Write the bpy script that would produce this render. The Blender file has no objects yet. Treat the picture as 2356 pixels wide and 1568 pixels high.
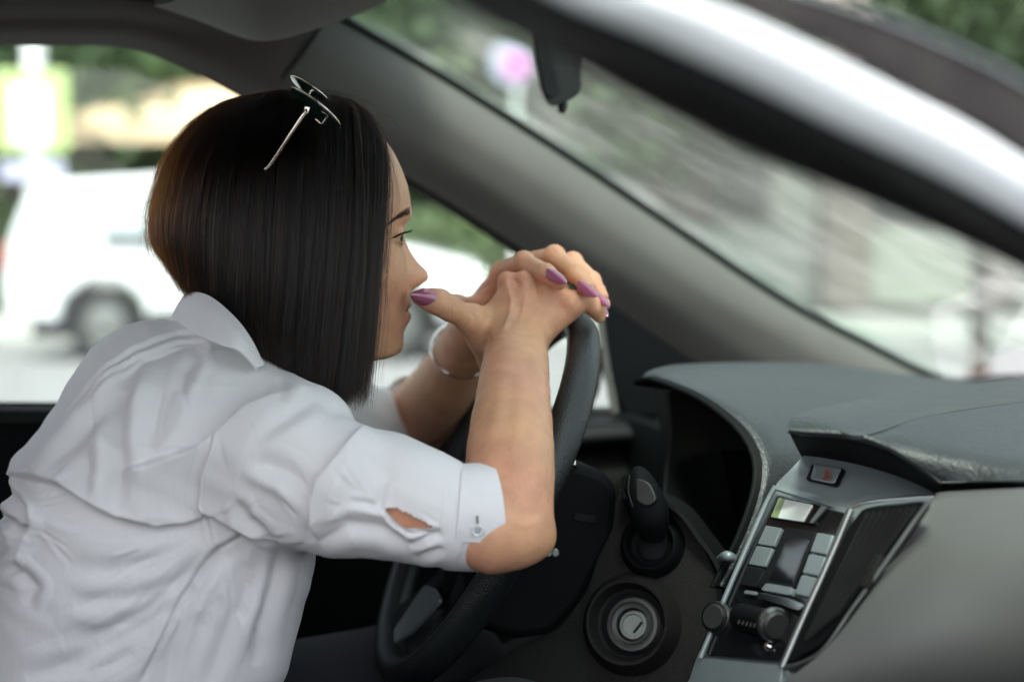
import bpy, bmesh, math, random
import numpy as np
from mathutils import Vector, Matrix, noise as mnoise

# ---------------------------------------------------------------- camera, light, exposure
# World: X = forward for the car, Y = across it towards the driver's door, Z = up.
SC = bpy.context.scene
TH = math.radians(17.0)          # the camera looks a little forwards
PITCH = math.atan((784 - 521) / 3470.0)
FPX = 3470.0                     # focal length in pixels of a 2356 px wide picture
CF = Vector((math.sin(TH) * math.cos(PITCH), math.cos(TH) * math.cos(PITCH), -math.sin(PITCH)))
CR = Vector((math.cos(TH), -math.sin(TH), 0))
CU = CR.cross(CF)

def ray(u, v):
    return CF + CR * ((u - 1178) / FPX) + CU * ((784 - v) / FPX)

HEAD = Vector((0, 0, 1.28))
CAM = HEAD - ray(660, 480) * 1.43

def P(u, v, d):                   # point at depth d along the sight line
    return CAM + ray(u, v) * d
def QY(u, v, y):
    r = ray(u, v); return CAM + r * ((y - CAM.y) / r.y)
def QX(u, v, x):
    r = ray(u, v); return CAM + r * ((x - CAM.x) / r.x)
def QZ(u, v, z):
    r = ray(u, v); return CAM + r * ((z - CAM.z) / r.z)
def QP(u, v, p, n):
    r = ray(u, v); return CAM + r * ((p - CAM).dot(n) / r.dot(n))
def PROJ(p):
    q = p - CAM; d = q.dot(CF)
    return 1178 + FPX * q.dot(CR) / d, 784 - FPX * q.dot(CU) / d, d

cd = bpy.data.cameras.new('camera')
cam = bpy.data.objects.new('camera', cd)
SC.collection.objects.link(cam)
cam.location = CAM
cam.rotation_euler = (math.radians(90) - PITCH, 0, -TH)
cd.sensor_width = 36.0
cd.lens = 36.0 * FPX / 2356
cd.clip_start = 0.02; cd.clip_end = 2000
cd.dof.use_dof = True
cd.dof.focus_distance = 1.37
cd.dof.aperture_fstop = 2.3
SC.camera = cam

SUN_EL, SUN_AZ = math.radians(60), math.radians(208)
w = bpy.data.worlds.new('World'); SC.world = w; w.use_nodes = True
nt = w.node_tree; nt.nodes.clear()
wo = nt.nodes.new('ShaderNodeOutputWorld'); bg = nt.nodes.new('ShaderNodeBackground')
sk = nt.nodes.new('ShaderNodeTexSky'); sk.sky_type = 'NISHITA'; sk.sun_disc = False
sk.sun_elevation = SUN_EL; sk.sun_rotation = SUN_AZ
sk.air_density = 1.0; sk.dust_density = 3.0; sk.ozone_density = 1.0
hs = nt.nodes.new('ShaderNodeHueSaturation'); hs.inputs['Saturation'].default_value = 0.35
nt.links.new(sk.outputs[0], hs.inputs['Color']); nt.links.new(hs.outputs[0], bg.inputs['Color'])
nt.links.new(bg.outputs[0], wo.inputs['Surface'])
bg.inputs['Strength'].default_value = 0.15
ld = bpy.data.lights.new('sun', 'SUN'); ld.energy = 2.0; ld.angle = math.radians(15); ld.color = (1, .96, .9)
sun = bpy.data.objects.new('sun', ld); SC.collection.objects.link(sun)
# sky azimuth: Blender's sun_rotation turns clockwise from +Y
sd = Vector((math.sin(SUN_AZ) * math.cos(SUN_EL), math.cos(SUN_AZ) * math.cos(SUN_EL), math.sin(SUN_EL)))
sun.rotation_euler = sd.to_track_quat('Z', 'Y').to_euler()
SC.view_settings.view_transform = 'Standard'; SC.view_settings.look = 'None'
SC.view_settings.gamma = 1; SC.view_settings.use_curve_mapping = False
SC.view_settings.exposure = 1.80
SC.render.engine = 'CYCLES'
SC.cycles.use_denoising = True
SC.cycles.max_bounces = 10; SC.cycles.transparent_max_bounces = 24
SC.cycles.diffuse_bounces = 5; SC.cycles.glossy_bounces = 4; SC.cycles.transmission_bounces = 6
SC.cycles.sample_clamp_indirect = 6
SC.cycles.caustics_reflective = False; SC.cycles.caustics_refractive = False

# ---------------------------------------------------------------- materials
MATS = {}
def mat(name, col, rough=.6, metal=0, bump=None, vary=0.0, vscale=20, coat=0, sss=0, spec=.5, sheen=0, vcol=None, trans=0):
    m = bpy.data.materials.new(name); m.use_nodes = True; N = m.node_tree.nodes; L = m.node_tree.links
    b = N['Principled BSDF']
    b.inputs['Base Color'].default_value = (*col, 1); b.inputs['Roughness'].default_value = rough
    b.inputs['Metallic'].default_value = metal; b.inputs['Specular IOR Level'].default_value = spec
    b.inputs['Coat Weight'].default_value = coat; b.inputs['Coat Roughness'].default_value = .05
    if sheen: b.inputs['Sheen Weight'].default_value = sheen
    if sss:
        b.inputs['Subsurface Weight'].default_value = sss; b.inputs['Subsurface Radius'].default_value = (1, .35, .2)
        b.inputs['Subsurface Scale'].default_value = .006
    tc = N.new('ShaderNodeTexCoord')
    src = None
    if vcol:
        a = N.new('ShaderNodeVertexColor'); a.layer_name = vcol; src = a.outputs[0]
        L.new(src, b.inputs['Base Color'])
    if vary:
        n = N.new('ShaderNodeTexNoise'); n.inputs['Scale'].default_value = vscale; n.inputs['Detail'].default_value = 6
        L.new(tc.outputs['Object'], n.inputs['Vector'])
        mr = N.new('ShaderNodeMapRange'); mr.inputs[1].default_value = .3; mr.inputs[2].default_value = .7
        mr.inputs[3].default_value = 1 - vary; mr.inputs[4].default_value = 1 + vary
        L.new(n.outputs[0], mr.inputs[0])
        mx = N.new('ShaderNodeMix'); mx.data_type = 'RGBA'; mx.blend_type = 'MULTIPLY'; mx.inputs[0].default_value = 1
        mx.inputs[6].default_value = (*col, 1)
        if src: L.new(src, mx.inputs[6])
        L.new(mr.outputs[0], mx.inputs[7]); L.new(mx.outputs[2], b.inputs['Base Color'])
        mr2 = N.new('ShaderNodeMapRange'); mr2.inputs[3].default_value = max(rough - .08, 0.02); mr2.inputs[4].default_value = min(rough + .08, 1)
        L.new(n.outputs[0], mr2.inputs[0]); L.new(mr2.outputs[0], b.inputs['Roughness'])
    prev = None
    for (kind, scale, strength, dist, *st) in (bump or []):
        if kind == 'noise':
            t = N.new('ShaderNodeTexNoise'); t.inputs['Scale'].default_value = scale; t.inputs['Detail'].default_value = 5; o = t.outputs[0]
        elif kind == 'voronoi':
            t = N.new('ShaderNodeTexVoronoi'); t.feature = 'SMOOTH_F1'; t.inputs['Scale'].default_value = scale; o = t.outputs['Distance']
        elif kind == 'wave':
            t = N.new('ShaderNodeTexWave'); t.inputs['Scale'].default_value = scale; t.inputs['Distortion'].default_value = .6; t.inputs['Detail'].default_value = 1; o = t.outputs['Fac']
            if st: t.bands_direction = st[0]
        vec = tc.outputs['Object']
        if st and not isinstance(st[0], str):
            mp = N.new('ShaderNodeMapping'); mp.inputs['Scale'].default_value = st[0]; L.new(vec, mp.inputs['Vector']); vec = mp.outputs[0]
        L.new(vec, t.inputs['Vector'])
        bp = N.new('ShaderNodeBump'); bp.inputs['Strength'].default_value = strength; bp.inputs['Distance'].default_value = dist
        L.new(o, bp.inputs['Height'])
        if prev: L.new(prev, bp.inputs['Normal'])
        prev = bp.outputs[0]
    if prev: L.new(prev, b.inputs['Normal'])
    if trans:
        ob = N['Material Output']; t = N.new('ShaderNodeBsdfTranslucent'); t.inputs[0].default_value = (*col, 1)
        ms = N.new('ShaderNodeMixShader'); ms.inputs[0].default_value = trans
        L.new(b.outputs[0], ms.inputs[1]); L.new(t.outputs[0], ms.inputs[2]); L.new(ms.outputs[0], ob.inputs['Surface'])
        if prev: L.new(prev, t.inputs['Normal'])
    MATS[name] = m
    return m

mat('leather', (.008, .010, .011), .34, bump=[('voronoi', 760, .7, .0009), ('noise', 300, .25, .0005)], spec=.45)
mat('dash_grey', (.017, .0200, .0208), .40, bump=[('noise', 320, .55, .0018, (1, .4, 1)), ('voronoi', 800, .5, .0008)], vary=.15, vscale=30, spec=.45)
mat('dash_dark', (.008, .0085, .009), .55, spec=.14, bump=[('noise', 1100, .45, .0005)], vary=.15, vscale=40)
mat('dash_black', (.0035, .004, .0045), .6, spec=.10, bump=[('noise', 900, .2, .0004)])
mat('panel_brown', (.0125, .012, .0115), .6, bump=[('voronoi', 700, .6, .0008)], vary=.15, vscale=25, spec=.10)
mat('trim_grey', (.100, .093, .088), .8, bump=[('noise', 900, .25, .0004)], vary=.05, vscale=18)
mat('headliner', (.095, .083, .084), .95, bump=[('noise', 1500, .35, .0005)], vary=.06, vscale=14)
mat('glove_grey', (.066, .065, .064), .5, bump=[('wave', 190, .35, .0006, 'Y'), ('noise', 900, .3, .0003)], vary=.05, vscale=12)
mat('silver_plastic', (.20, .23, .235), .36, metal=.3, vary=.05, vscale=30)
mat('gloss_black', (.008, .008, .009), .08, spec=.6)
mat('chrome', (.75, .75, .74), .14, metal=1)
mat('satin_metal', (.24, .25, .24), .32, metal=.9, vary=.1, vscale=60)
mat('paint_silver', (.80, .85, .87), .45, metal=0, coat=.3, vary=.03, vscale=6)
mat('rubber', (.012, .012, .013), .75, vary=.2, vscale=80)
mat('black_trim', (.010, .0098, .0098), .5, vary=.2, vscale=50)
mat('seat_cloth', (.02, .02, .022), .9, bump=[('noise', 600, .5, .001)])
mat('trousers', (.015, .016, .02), .9, bump=[('noise', 500, .4, .001)])

def glass_mat(name, dust=.05, tint=(.86, .95, .91), rfl=.06):
    m = bpy.data.materials.new(name); m.use_nodes = True; N = m.node_tree.nodes; L = m.node_tree.links
    N.remove(N['Principled BSDF']); out = N['Material Output']
    tr = N.new('ShaderNodeBsdfTransparent'); tr.inputs[0].default_value = (*tint, 1)
    gl = N.new('ShaderNodeBsdfGlossy'); gl.inputs['Roughness'].default_value = .03
    lw = N.new('ShaderNodeLayerWeight'); lw.inputs[0].default_value = .5
    pw = N.new('ShaderNodeMath'); pw.operation = 'POWER'; pw.inputs[1].default_value = 5; L.new(lw.outputs['Facing'], pw.inputs[0])
    fr = N.new('ShaderNodeMath'); fr.operation = 'MULTIPLY_ADD'; fr.inputs[1].default_value = .75; fr.inputs[2].default_value = rfl; L.new(pw.outputs[0], fr.inputs[0])
    ms = N.new('ShaderNodeMixShader'); L.new(fr.outputs[0], ms.inputs[0]); L.new(tr.outputs[0], ms.inputs[1]); L.new(gl.outputs[0], ms.inputs[2])
    df = N.new('ShaderNodeBsdfTranslucent'); df.inputs[0].default_value = (.75, .75, .72, 1)
    tc = N.new('ShaderNodeTexCoord'); n1 = N.new('ShaderNodeTexNoise'); n1.inputs['Scale'].default_value = 7; n1.inputs['Detail'].default_value = 2
    L.new(tc.outputs['Object'], n1.inputs['Vector'])
    n2 = N.new('ShaderNodeTexVoronoi'); n2.inputs['Scale'].default_value = 55; L.new(tc.outputs['Object'], n2.inputs['Vector'])
    s = N.new('ShaderNodeMapRange'); s.inputs[1].default_value = .075; s.inputs[2].default_value = .0; s.inputs[3].default_value = 0; s.inputs[4].default_value = .5
    L.new(n2.outputs['Distance'], s.inputs[0])
    s2 = N.new('ShaderNodeMapRange'); s2.inputs[1].default_value = .45; s2.inputs[2].default_value = .75; s2.inputs[3].default_value = dust * .5; s2.inputs[4].default_value = dust * 2
    L.new(n1.outputs[0], s2.inputs[0])
    mu = N.new('ShaderNodeMath'); mu.operation = 'MULTIPLY'; L.new(s.outputs[0], mu.inputs[0]); L.new(n1.outputs[0], mu.inputs[1])
    ad = N.new('ShaderNodeMath'); ad.operation = 'ADD'; L.new(mu.outputs[0], ad.inputs[0]); L.new(s2.outputs[0], ad.inputs[1]); ad.use_clamp = True
    m2 = N.new('ShaderNodeMixShader'); L.new(ad.outputs[0], m2.inputs[0]); L.new(ms.outputs[0], m2.inputs[1]); L.new(df.outputs[0], m2.inputs[2])
    L.new(m2.outputs[0], out.inputs['Surface'])
    MATS[name] = m
glass_mat('windshield_glass', .06, (.70, .82, .75))
glass_mat('dusty_glass', .10)
glass_mat('clear_glass', .01, (.9, .97, .93))

# ---------------------------------------------------------------- object helpers
COL = SC.collection
def empty(name, loc=(0, 0, 0), label=None, cat=None, group=None, kind=None):
    o = bpy.data.objects.new(name, None); COL.objects.link(o); o.location = loc; o.empty_display_size = .05
    return tag(o, label, cat, group, kind)
def tag(o, label=None, cat=None, group=None, kind=None):
    if label: o['label'] = label
    if cat: o['category'] = cat
    if group: o['group'] = group
    if kind: o['kind'] = kind
    return o
def world_loc(o):
    v = Vector(o.location)
    while o.parent: o = o.parent; v += Vector(o.location)
    return v
def mesh_obj(name, V, F, m, parent=None, smooth=True, label=None, cat=None, group=None, kind=None, solid=0, bevel=0, sub=0, angle=None, sharp=None):
    me = bpy.data.meshes.new(name)
    V = np.asarray([tuple(v) for v in V] if not isinstance(V, np.ndarray) else V, dtype=float)
    off = np.array(world_loc(parent)) if parent is not None else np.zeros(3)
    V = V - off
    me.from_pydata(V.tolist() if len(V) < 200000 else V, [], F if isinstance(F, list) else F.tolist())
    me.update()
    if solid:
        bm = bmesh.new(); bm.from_mesh(me)
        bmesh.ops.remove_doubles(bm, verts=bm.verts, dist=1e-6)
        bmesh.ops.recalc_face_normals(bm, faces=bm.faces)
        bmesh.ops.solidify(bm, geom=bm.faces[:], thickness=solid)
        bm.to_mesh(me); bm.free()
    o = bpy.data.objects.new(name, me); COL.objects.link(o)
    if parent is not None: o.parent = parent
    if m is not None: me.materials.append(MATS[m] if isinstance(m, str) else m)
    if bevel:
        md = o.modifiers.new('bevel', 'BEVEL'); md.width = bevel; md.segments = 3; md.limit_method = 'ANGLE'; md.angle_limit = math.radians(35)
        md.harden_normals = False
    if sub:
        md = o.modifiers.new('sub', 'SUBSURF'); md.levels = sub; md.render_levels = sub
    if smooth:
        for p in me.polygons: p.use_smooth = True
        if angle or bevel:
            try:
                me.set_sharp_from_angle(angle=math.radians(angle or 40))
            except Exception: pass
    return tag(o, label, cat, group, kind)

def catmull(pts, n):
    pts = np.asarray([tuple(p) for p in pts], float); k = len(pts)
    if k == 2:
        t = np.linspace(0, 1, n)[:, None]; return pts[0] * (1 - t) + pts[1] * t
    ext = np.vstack([2 * pts[0] - pts[1], pts, 2 * pts[-1] - pts[-2]])
    t = np.linspace(0, k - 1 - 1e-9, n); i = t.astype(int); f = (t - i)[:, None]
    p0, p1, p2, p3 = ext[i], ext[i + 1], ext[i + 2], ext[i + 3]
    return .5 * ((2 * p1) + (-p0 + p2) * f + (2 * p0 - 5 * p1 + 4 * p2 - p3) * f ** 2 + (-p0 + 3 * p1 - 3 * p2 + p3) * f ** 3)

def patch(name, rows, m, parent=None, nu=30, nv=20, solid=.004, close=False, disp=None, **kw):
    """Smooth surface through rows of world points."""
    R = [catmull(r, nu) for r in rows]
    G = np.array([catmull([r[i] for r in R], nv) for i in range(nu)])      # nu x nv x 3
    if disp: G = disp(G)
    V = G.reshape(-1, 3); F = []
    for i in range(nu - 1):
        for j in range(nv - 1):
            a = i * nv + j; F.append([a, a + 1, a + nv + 1, a + nv])
    return mesh_obj(name, V, F, m, parent, solid=solid, angle=kw.pop('angle', 60), **kw)

def prism(name, pts, ext, m, parent=None, bevel=0, **kw):
    """Closed polygon of world points pushed along ext."""
    n = len(pts); ext = Vector(ext)
    V = [Vector(p) for p in pts] + [Vector(p) + ext for p in pts]
    F = [list(range(n)), list(range(2 * n - 1, n - 1, -1))] + [[i, i + n, (i + 1) % n + n, (i + 1) % n][::-1] for i in range(n)]
    o = mesh_obj(name, V, F, m, parent, bevel=bevel, smooth=bool(bevel), **kw)
    bm = bmesh.new(); bm.from_mesh(o.data); bmesh.ops.recalc_face_normals(bm, faces=bm.faces); bm.to_mesh(o.data); bm.free()
    return o

def tube(name, pts, r, m, parent=None, n=12, steps=None, flat=1.0, up=None, cap=True, **kw):
    """Tube through points; r a number or a list of radii."""
    steps = steps or max(2, len(pts) * 6)
    C = catmull(pts, steps)
    rr = np.full(steps, r) if np.isscalar(r) else catmull([(x, 0, 0) for x in r], steps)[:, 0]
    V = []; F = []; prevn = None
    for i in range(steps):
        t = Vector(C[min(i + 1, steps - 1)] - C[max(i - 1, 0)]).normalized()
        if prevn is None:
            a = Vector(up) if up is not None else (Vector((0, 0, 1)) if abs(t.z) < .9 else Vector((1, 0, 0)))
        else: a = prevn
        nn = (a - t * a.dot(t)).normalized(); bb = t.cross(nn); prevn = nn
        for k in range(n):
            an = 2 * math.pi * k / n
            V.append(Vector(C[i]) + (nn * math.cos(an) + bb * math.sin(an) * flat) * rr[i])
    for i in range(steps - 1):
        for k in range(n):
            F.append([i * n + k, i * n + (k + 1) % n, (i + 1) * n + (k + 1) % n, (i + 1) * n + k])
    if cap:
        F.append(list(range(n))[::-1]); F.append([(steps - 1) * n + k for k in range(n)])
    return mesh_obj(name, V, F, m, parent, angle=70, **kw)

def lathe(name, prof, origin, axis, m, parent=None, n=48, **kw):
    """Profile [(radius, height)] spun round axis at origin."""
    axis = Vector(axis).normalized(); a = axis.orthogonal().normalized(); b = axis.cross(a); origin = Vector(origin)
    V = []; F = []
    for (r, h) in prof:
        for k in range(n):
            t = 2 * math.pi * k / n
            V.append(origin + axis * h + (a * math.cos(t) + b * math.sin(t)) * max(r, 1e-5))
    for i in range(len(prof) - 1):
        for k in range(n):
            F.append([i * n + k, i * n + (k + 1) % n, (i + 1) * n + (k + 1) % n, (i + 1) * n + k])
    return mesh_obj(name, V, F, m, parent, angle=kw.pop('angle', 35), **kw)

def px(pl, fn, *a):
    return [fn(u, v, *a) for (u, v) in pl]
def rounded(poly, r, n=4):
    """Round the corners of a pixel-plane polygon."""
    out = []; k = len(poly)
    for i in range(k):
        p = Vector(poly[i]).to_2d() if len(poly[i]) > 2 else Vector(poly[i]); a = Vector(poly[i - 1]); b = Vector(poly[(i + 1) % k])
        da = (a - p); db = (b - p); ra = min(r, da.length * .45); rb = min(r, db.length * .45)
        s = p + da.normalized() * ra; e = p + db.normalized() * rb
        for j in range(n + 1):
            t = j / n; out.append(tuple(s * (1 - t) ** 2 + p * 2 * t * (1 - t) + e * t * t))
    return out
# ---------------------------------------------------------------- the car the picture is taken into
car = empty('car', (0, 0, 0), 'silver car seen from inside, its pillar, dashboard and driver door around the woman', 'car')
def Z(dz): return CAM.z + dz

# headliner and the rail over the driver's window
edge = [(-420, 100), (-150, 94), (90, 94), (235, 96), (320, 106), (430, 150), (520, 195), (600, 237)]
def shift(pts, dv, y, k=1.0, du=0): return [QY(u + du, v - dv, y) for (u, v) in pts]
seamx = [(-420, 0), (-150, 0), (90, 0), (235, 0), (340, 10), (480, 30), (600, 60), (668, 132)]
edge[-1] = (622, 252)
top = [QY(-420, -20, .36), QY(-150, -20, .36), QY(90, -20, .36), QY(250, -18, .36), QY(400, -15, .36), QY(540, -10, .36), QY(680, 0, .36), QY(775, 28, .36)]
rz = Z(.30)
def roofrow(y, xs=(-1.1, -.8, -.5, -.35, -.2, -.05, .08, .16)): return [Vector((x, y, rz - max(0, x) * .1)) for x in xs]
patch('headliner', [shift(edge, 0, .44), [a.lerp(b, .28) + Vector((0, -.022, 0)) for a, b in zip(shift(edge, 0, .44), [QY(u, v, .36) for u, v in seamx])],
                    [a.lerp(b, .62) + Vector((0, -.012, 0)) for a, b in zip(shift(edge, 0, .44), [QY(u, v, .36) for u, v in seamx])],
                    [QY(u, v, .35) for u, v in seamx[:6]] + [QY(640, 78, .365), QY(716, 96, .372)],
                    top, roofrow(.05), roofrow(-.5), roofrow(-.84)], 'headliner', car, nu=60, nv=50, solid=.006)
tube('window_seal', [QY(u, v + 3, .438) for u, v in edge], .0035, 'rubber', car, steps=60)
# roof skin above
prism('roof', [Vector((-1.3, .55, rz + .03)), Vector((.2, .5, rz + .01)), Vector((.2, -.86, rz + .01)), Vector((-1.3, -.86, rz + .03))], (0, 0, .02), 'paint_silver', car)

# far windscreen pillar with its cloth trim
st = [((757, 28), (603, 240)), ((1000, 168), (790, 335)), ((1290, 350), (1000, 450)), ((1540, 517), (1200, 578)), ((1800, 690), (1400, 703)), ((1980, 785), (1600, 838)), ((2160, 872), (1800, 970))]
rows = []
for k, (yo, f) in enumerate([(.47, 1.0), (.436, 1.0), (.410, .93), (.385, .72), (.377, .5), (.378, .30), (.395, .12), (.425, .02), (.45, 0.0), (.50, -.01)]):
    rows.append([QY(t[0] + (b[0] - t[0]) * f, t[1] + (b[1] - t[1]) * f, yo + .02 * i) for i, (t, b) in enumerate(st)])
pil = patch('windscreen_pillar_trim', rows, 'trim_grey', car, nu=60, nv=40, solid=.003)
tube('pillar_seam', [QY(760, 22, .352), QY(742, 52, .352), QY(700, 118, .364), QY(652, 176, .374), QY(600, 238, .41)], .0026, 'rubber', car, steps=30)
tube('pillar_edge', [QY(b[0] - 2, b[1] + 6, .432 + .02 * i) for i, (t, b) in enumerate(st)], .0042, 'black_trim', car, steps=60)
tube('windscreen_seal', [QY(t[0] + 3, t[1] - 3, .425 + .02 * i) for i, (t, b) in enumerate(st)] + [QY(2300, 868, .60), QY(2480, 866, .60)], .0055, 'rubber', car, steps=90)

# windscreen: one curved pane from the far pillar to the near one
farl = [QY(t[0], t[1], .44 + .02 * i) for i, (t, b) in enumerate(st)]
near_c = [(1000, -160), (1300, 20), (1560, 180), (1800, 290), (2060, 410), (2300, 545), (2560, 700)]
nearl = [QY(u, v, -.865) for u, v in near_c]
def bow(f): return [a.lerp(b, f) + Vector((.10, 0, .03)) * (4 * f * (1 - f)) for a, b in zip(farl, nearl)]
patch('windscreen', [farl, bow(.06), bow(.2), bow(.4), bow(.7), nearl], 'windshield_glass', car, nu=30, nv=20, solid=0)
# dusty strip that the wipers leave beside the pillar
s0 = [QY(t[0] + 14, t[1] + 0, .445 + .02 * i) for i, (t, b) in enumerate(st)]
s1 = [QY(t[0] + 75, t[1] - 22, .40 + .02 * i) for i, (t, b) in enumerate(st)]
def off(pl, d): return [p + Vector((d * .5, 0, d)) for p in pl]
patch('dust_strip', [off(s0, -.012), off([a.lerp(b, .5) for a, b in zip(s0, s1)], -.012), off(s1, -.012)], 'dusty_glass', car, nu=30, nv=6, solid=0)

mat('border_glass', (.012, .0105, .010), .6, spec=.15, vary=.5, vscale=30, bump=[('noise', 90, .3, .002, (.3, 1, 1))])
# near windscreen pillar: dark seal, painted frame, dark glass border
def band(name, c0, c1, y0, y1, bulge, m, ys=0, nv=10):
    a = [QY(u, v, y0) for u, v in c0]; b = [QY(u, v, y1) for u, v in c1]
    mid = [p.lerp(q, .5) + Vector((-.0, -bulge, 0)) for p, q in zip(a, b)]
    q1 = [p.lerp(q, .2) + Vector((0, -bulge * .75, 0)) for p, q in zip(a, b)]; q3 = [p.lerp(q, .8) + Vector((0, -bulge * .75, 0)) for p, q in zip(a, b)]
    back0 = [p + Vector((.001, .008, .001)) for p in a]; back1 = [p + Vector((.006, .03, .006)) for p in b]
    return patch(name, [back0, a, q1, mid, q3, b, back1], m, car, nu=40, nv=24, solid=.002)
e0 = [(700, -250), (1070, 5), (1300, 122), (1560, 262), (1800, 374), (2080, 487), (2356, 612), (2650, 780)]
e1 = [(840, -260), (1170, 0), (1420, 120), (1640, 225), (1880, 335), (2120, 450), (2356, 560), (2650, 720)]
e2 = [(860, -270), (1240, -12), (1500, 100), (1720, 200), (1920, 300), (2150, 410), (2356, 525), (2650, 690)]
e3 = [(1200, -280), (1530, -40), (1720, 45), (1900, 128), (2070, 215), (2230, 295), (2356, 372), (2650, 550)]
e4 = [(1230, -280), (1560, -40), (1750, 40), (1930, 122), (2090, 205), (2250, 290), (2356, 360), (2650, 540)]
e5 = [(1500, -300), (1760, -60), (1900, -5), (2030, 40), (2140, 85), (2240, 130), (2356, 190), (2650, 370)]
band('door_frame_seal', e0, e1, -.82, -.84, .004, 'black_trim')
band('door_frame_trim', e1, e2, -.84, -.845, .003, 'dash_dark')
band('near_pillar', e2, e3, -.845, -.86, .008, 'paint_silver')
band('windscreen_border', e4, e5, -.86, -.84, .002, 'border_glass')
tube('border_moulding', [QY(u, v + 2, -.845) for u, v in e5], .0012, 'silver_plastic', car, steps=60)

# rear view mirror hung from the windscreen, seen end on
mir = empty('rear_view_mirror'); mir.parent = car
prism('housing', px(rounded([(1215, 40), (1336, 90), (1338, 205), (1326, 222), (1300, 236), (1278, 247), (1258, 238), (1243, 205)], 16), QY, -.36), ray(1286, 150).normalized() * .20, 'black_trim', mir, bevel=.006)
prism('mirror_glass', px(rounded([(1224, 60), (1262, 90), (1290, 215), (1268, 228), (1252, 212)], 10), QY, -.364), ray(1262, 150).normalized() * .02, 'rubber', mir, bevel=.001)
tube('dip_lever', [QY(1298, 232, -.34), QY(1295, 245, -.342), QY(1292, 256, -.344)], [.0022, .0038, .0030], 'black_trim', mir)
tube('mirror_stem', [QY(1290, 90, -.27), QY(1330, -30, -.25), QY(1400, -160, -.23)], .010, 'black_trim', mir)

# sun visor
vis = patch('sun_visor', [[QY(360, -12, .22), QY(470, 26, .22), QY(545, 56, .22), QY(600, 68, .22), QY(680, 54, .22), QY(780, 22, .22), QY(880, -18, .22)],
                          [QY(420, -30, .12), QY(500, 10, .12), QY(560, 40, .12), QY(610, 57, .12), QY(680, 44, .12), QY(780, 10, .12), QY(880, -30, .12)],
                          [QY(420, -120, -.05), QY(500, -80, -.05), QY(560, -60, -.05), QY(610, -50, -.05), QY(680, -60, -.05), QY(780, -80, -.05), QY(880, -120, -.05)]],
            'trim_grey', car, nu=40, nv=20, solid=.012)
lathe('visor_clip', [(.0, .004), (.006, .004), (.009, .002), (.010, 0), (.006, -.001), (.006, -.004)], QY(744, 4, .10), (-.2, -1, -.5), 'chrome', vis, n=24)

# driver's door: sill, panel, mirror corner, armrest and pull
door = empty('driver_door'); door.parent = car
ys = .455
prism('door_panel', [QY(-500, 934, ys), QY(1640, 950, ys), QY(1660, 1800, ys), QY(-500, 1900, ys)], (0, .07, 0), 'dash_black', door, bevel=.004)
tube('window_sill_seal', [QY(-500, 929, ys - .002), QY(500, 932, ys - .002), QY(1420, 946, ys - .002)], .0028, 'rubber', door, steps=20)
prism('sill_trim', [QY(-500, 938, ys - .012), QY(1420, 952, ys - .012), QY(1420, 975, ys - .020), QY(-500, 975, ys - .020)], (0, .02, 0), 'panel_brown', door, bevel=.003)
patch('door_glass', [[QY(-420, 80, .462), QY(300, 80, .462), QY(700, 300, .462), QY(1450, 760, .462)], [QY(-420, 940, .466), QY(300, 940, .466), QY(800, 940, .466), QY(1450, 945, .466)]], 'clear_glass', door, nu=12, nv=4, solid=0)
prism('mirror_corner', px(rounded([(1392, 696), (1430, 716), (1500, 765), (1604, 842), (1606, 965), (1440, 950), (1404, 870)], 8), QY, .448), (0, .03, 0), 'dash_black', door, bevel=.003)
tube('corner_strip', [QY(1376, 700, .452), QY(1386, 790, .452), QY(1404, 890, .452), QY(1414, 948, .452)], .0052, 'trim_grey', door)
tube('inner_strip', [QY(1350, 935, .45), QY(1372, 885, .45), QY(1376, 800, .45)], .006, 'panel_brown', door)
patch('armrest', [[QY(1260, 975, .44), QY(1400, 962, .43), QY(1545, 965, .42)], [QY(1260, 990, .40), QY(1400, 975, .39), QY(1548, 978, .38)], [QY(1260, 1030, .39), QY(1400, 1015, .38), QY(1548, 1008, .37)], [QY(1260, 1050, .44), QY(1400, 1032, .43), QY(1548, 1020, .42)]], 'dash_dark', door, nu=20, nv=16)
patch('door_inlay', [[QY(1240, 1060, .43), QY(1400, 1032, .42), QY(1560, 1018, .41)], [QY(1240, 1130, .41), QY(1400, 1110, .40), QY(1560, 1080, .39)], [QY(1240, 1230, .43), QY(1400, 1210, .42), QY(1560, 1180, .41)]], 'panel_brown', door, nu=20, nv=16)
prism('pull_handle', px(rounded([(1490, 1100), (1545, 1030), (1560, 1060), (1545, 1110), (1505, 1118)], 8), QY, .36), (0, .03, 0), 'silver_plastic', door, bevel=.004)
prism('handle_cup', px(rounded([(1508, 1118), (1560, 1108), (1560, 1128), (1516, 1132)], 6), QY, .355), (0, .02, 0), 'chrome', door, bevel=.003)
prism('door_pocket', px(rounded([(840, 1500), (1250, 1400), (1280, 1800), (700, 1800)], 30), QY, .36), (0, .09, 0), 'dash_dark', door, bevel=.01)

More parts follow.
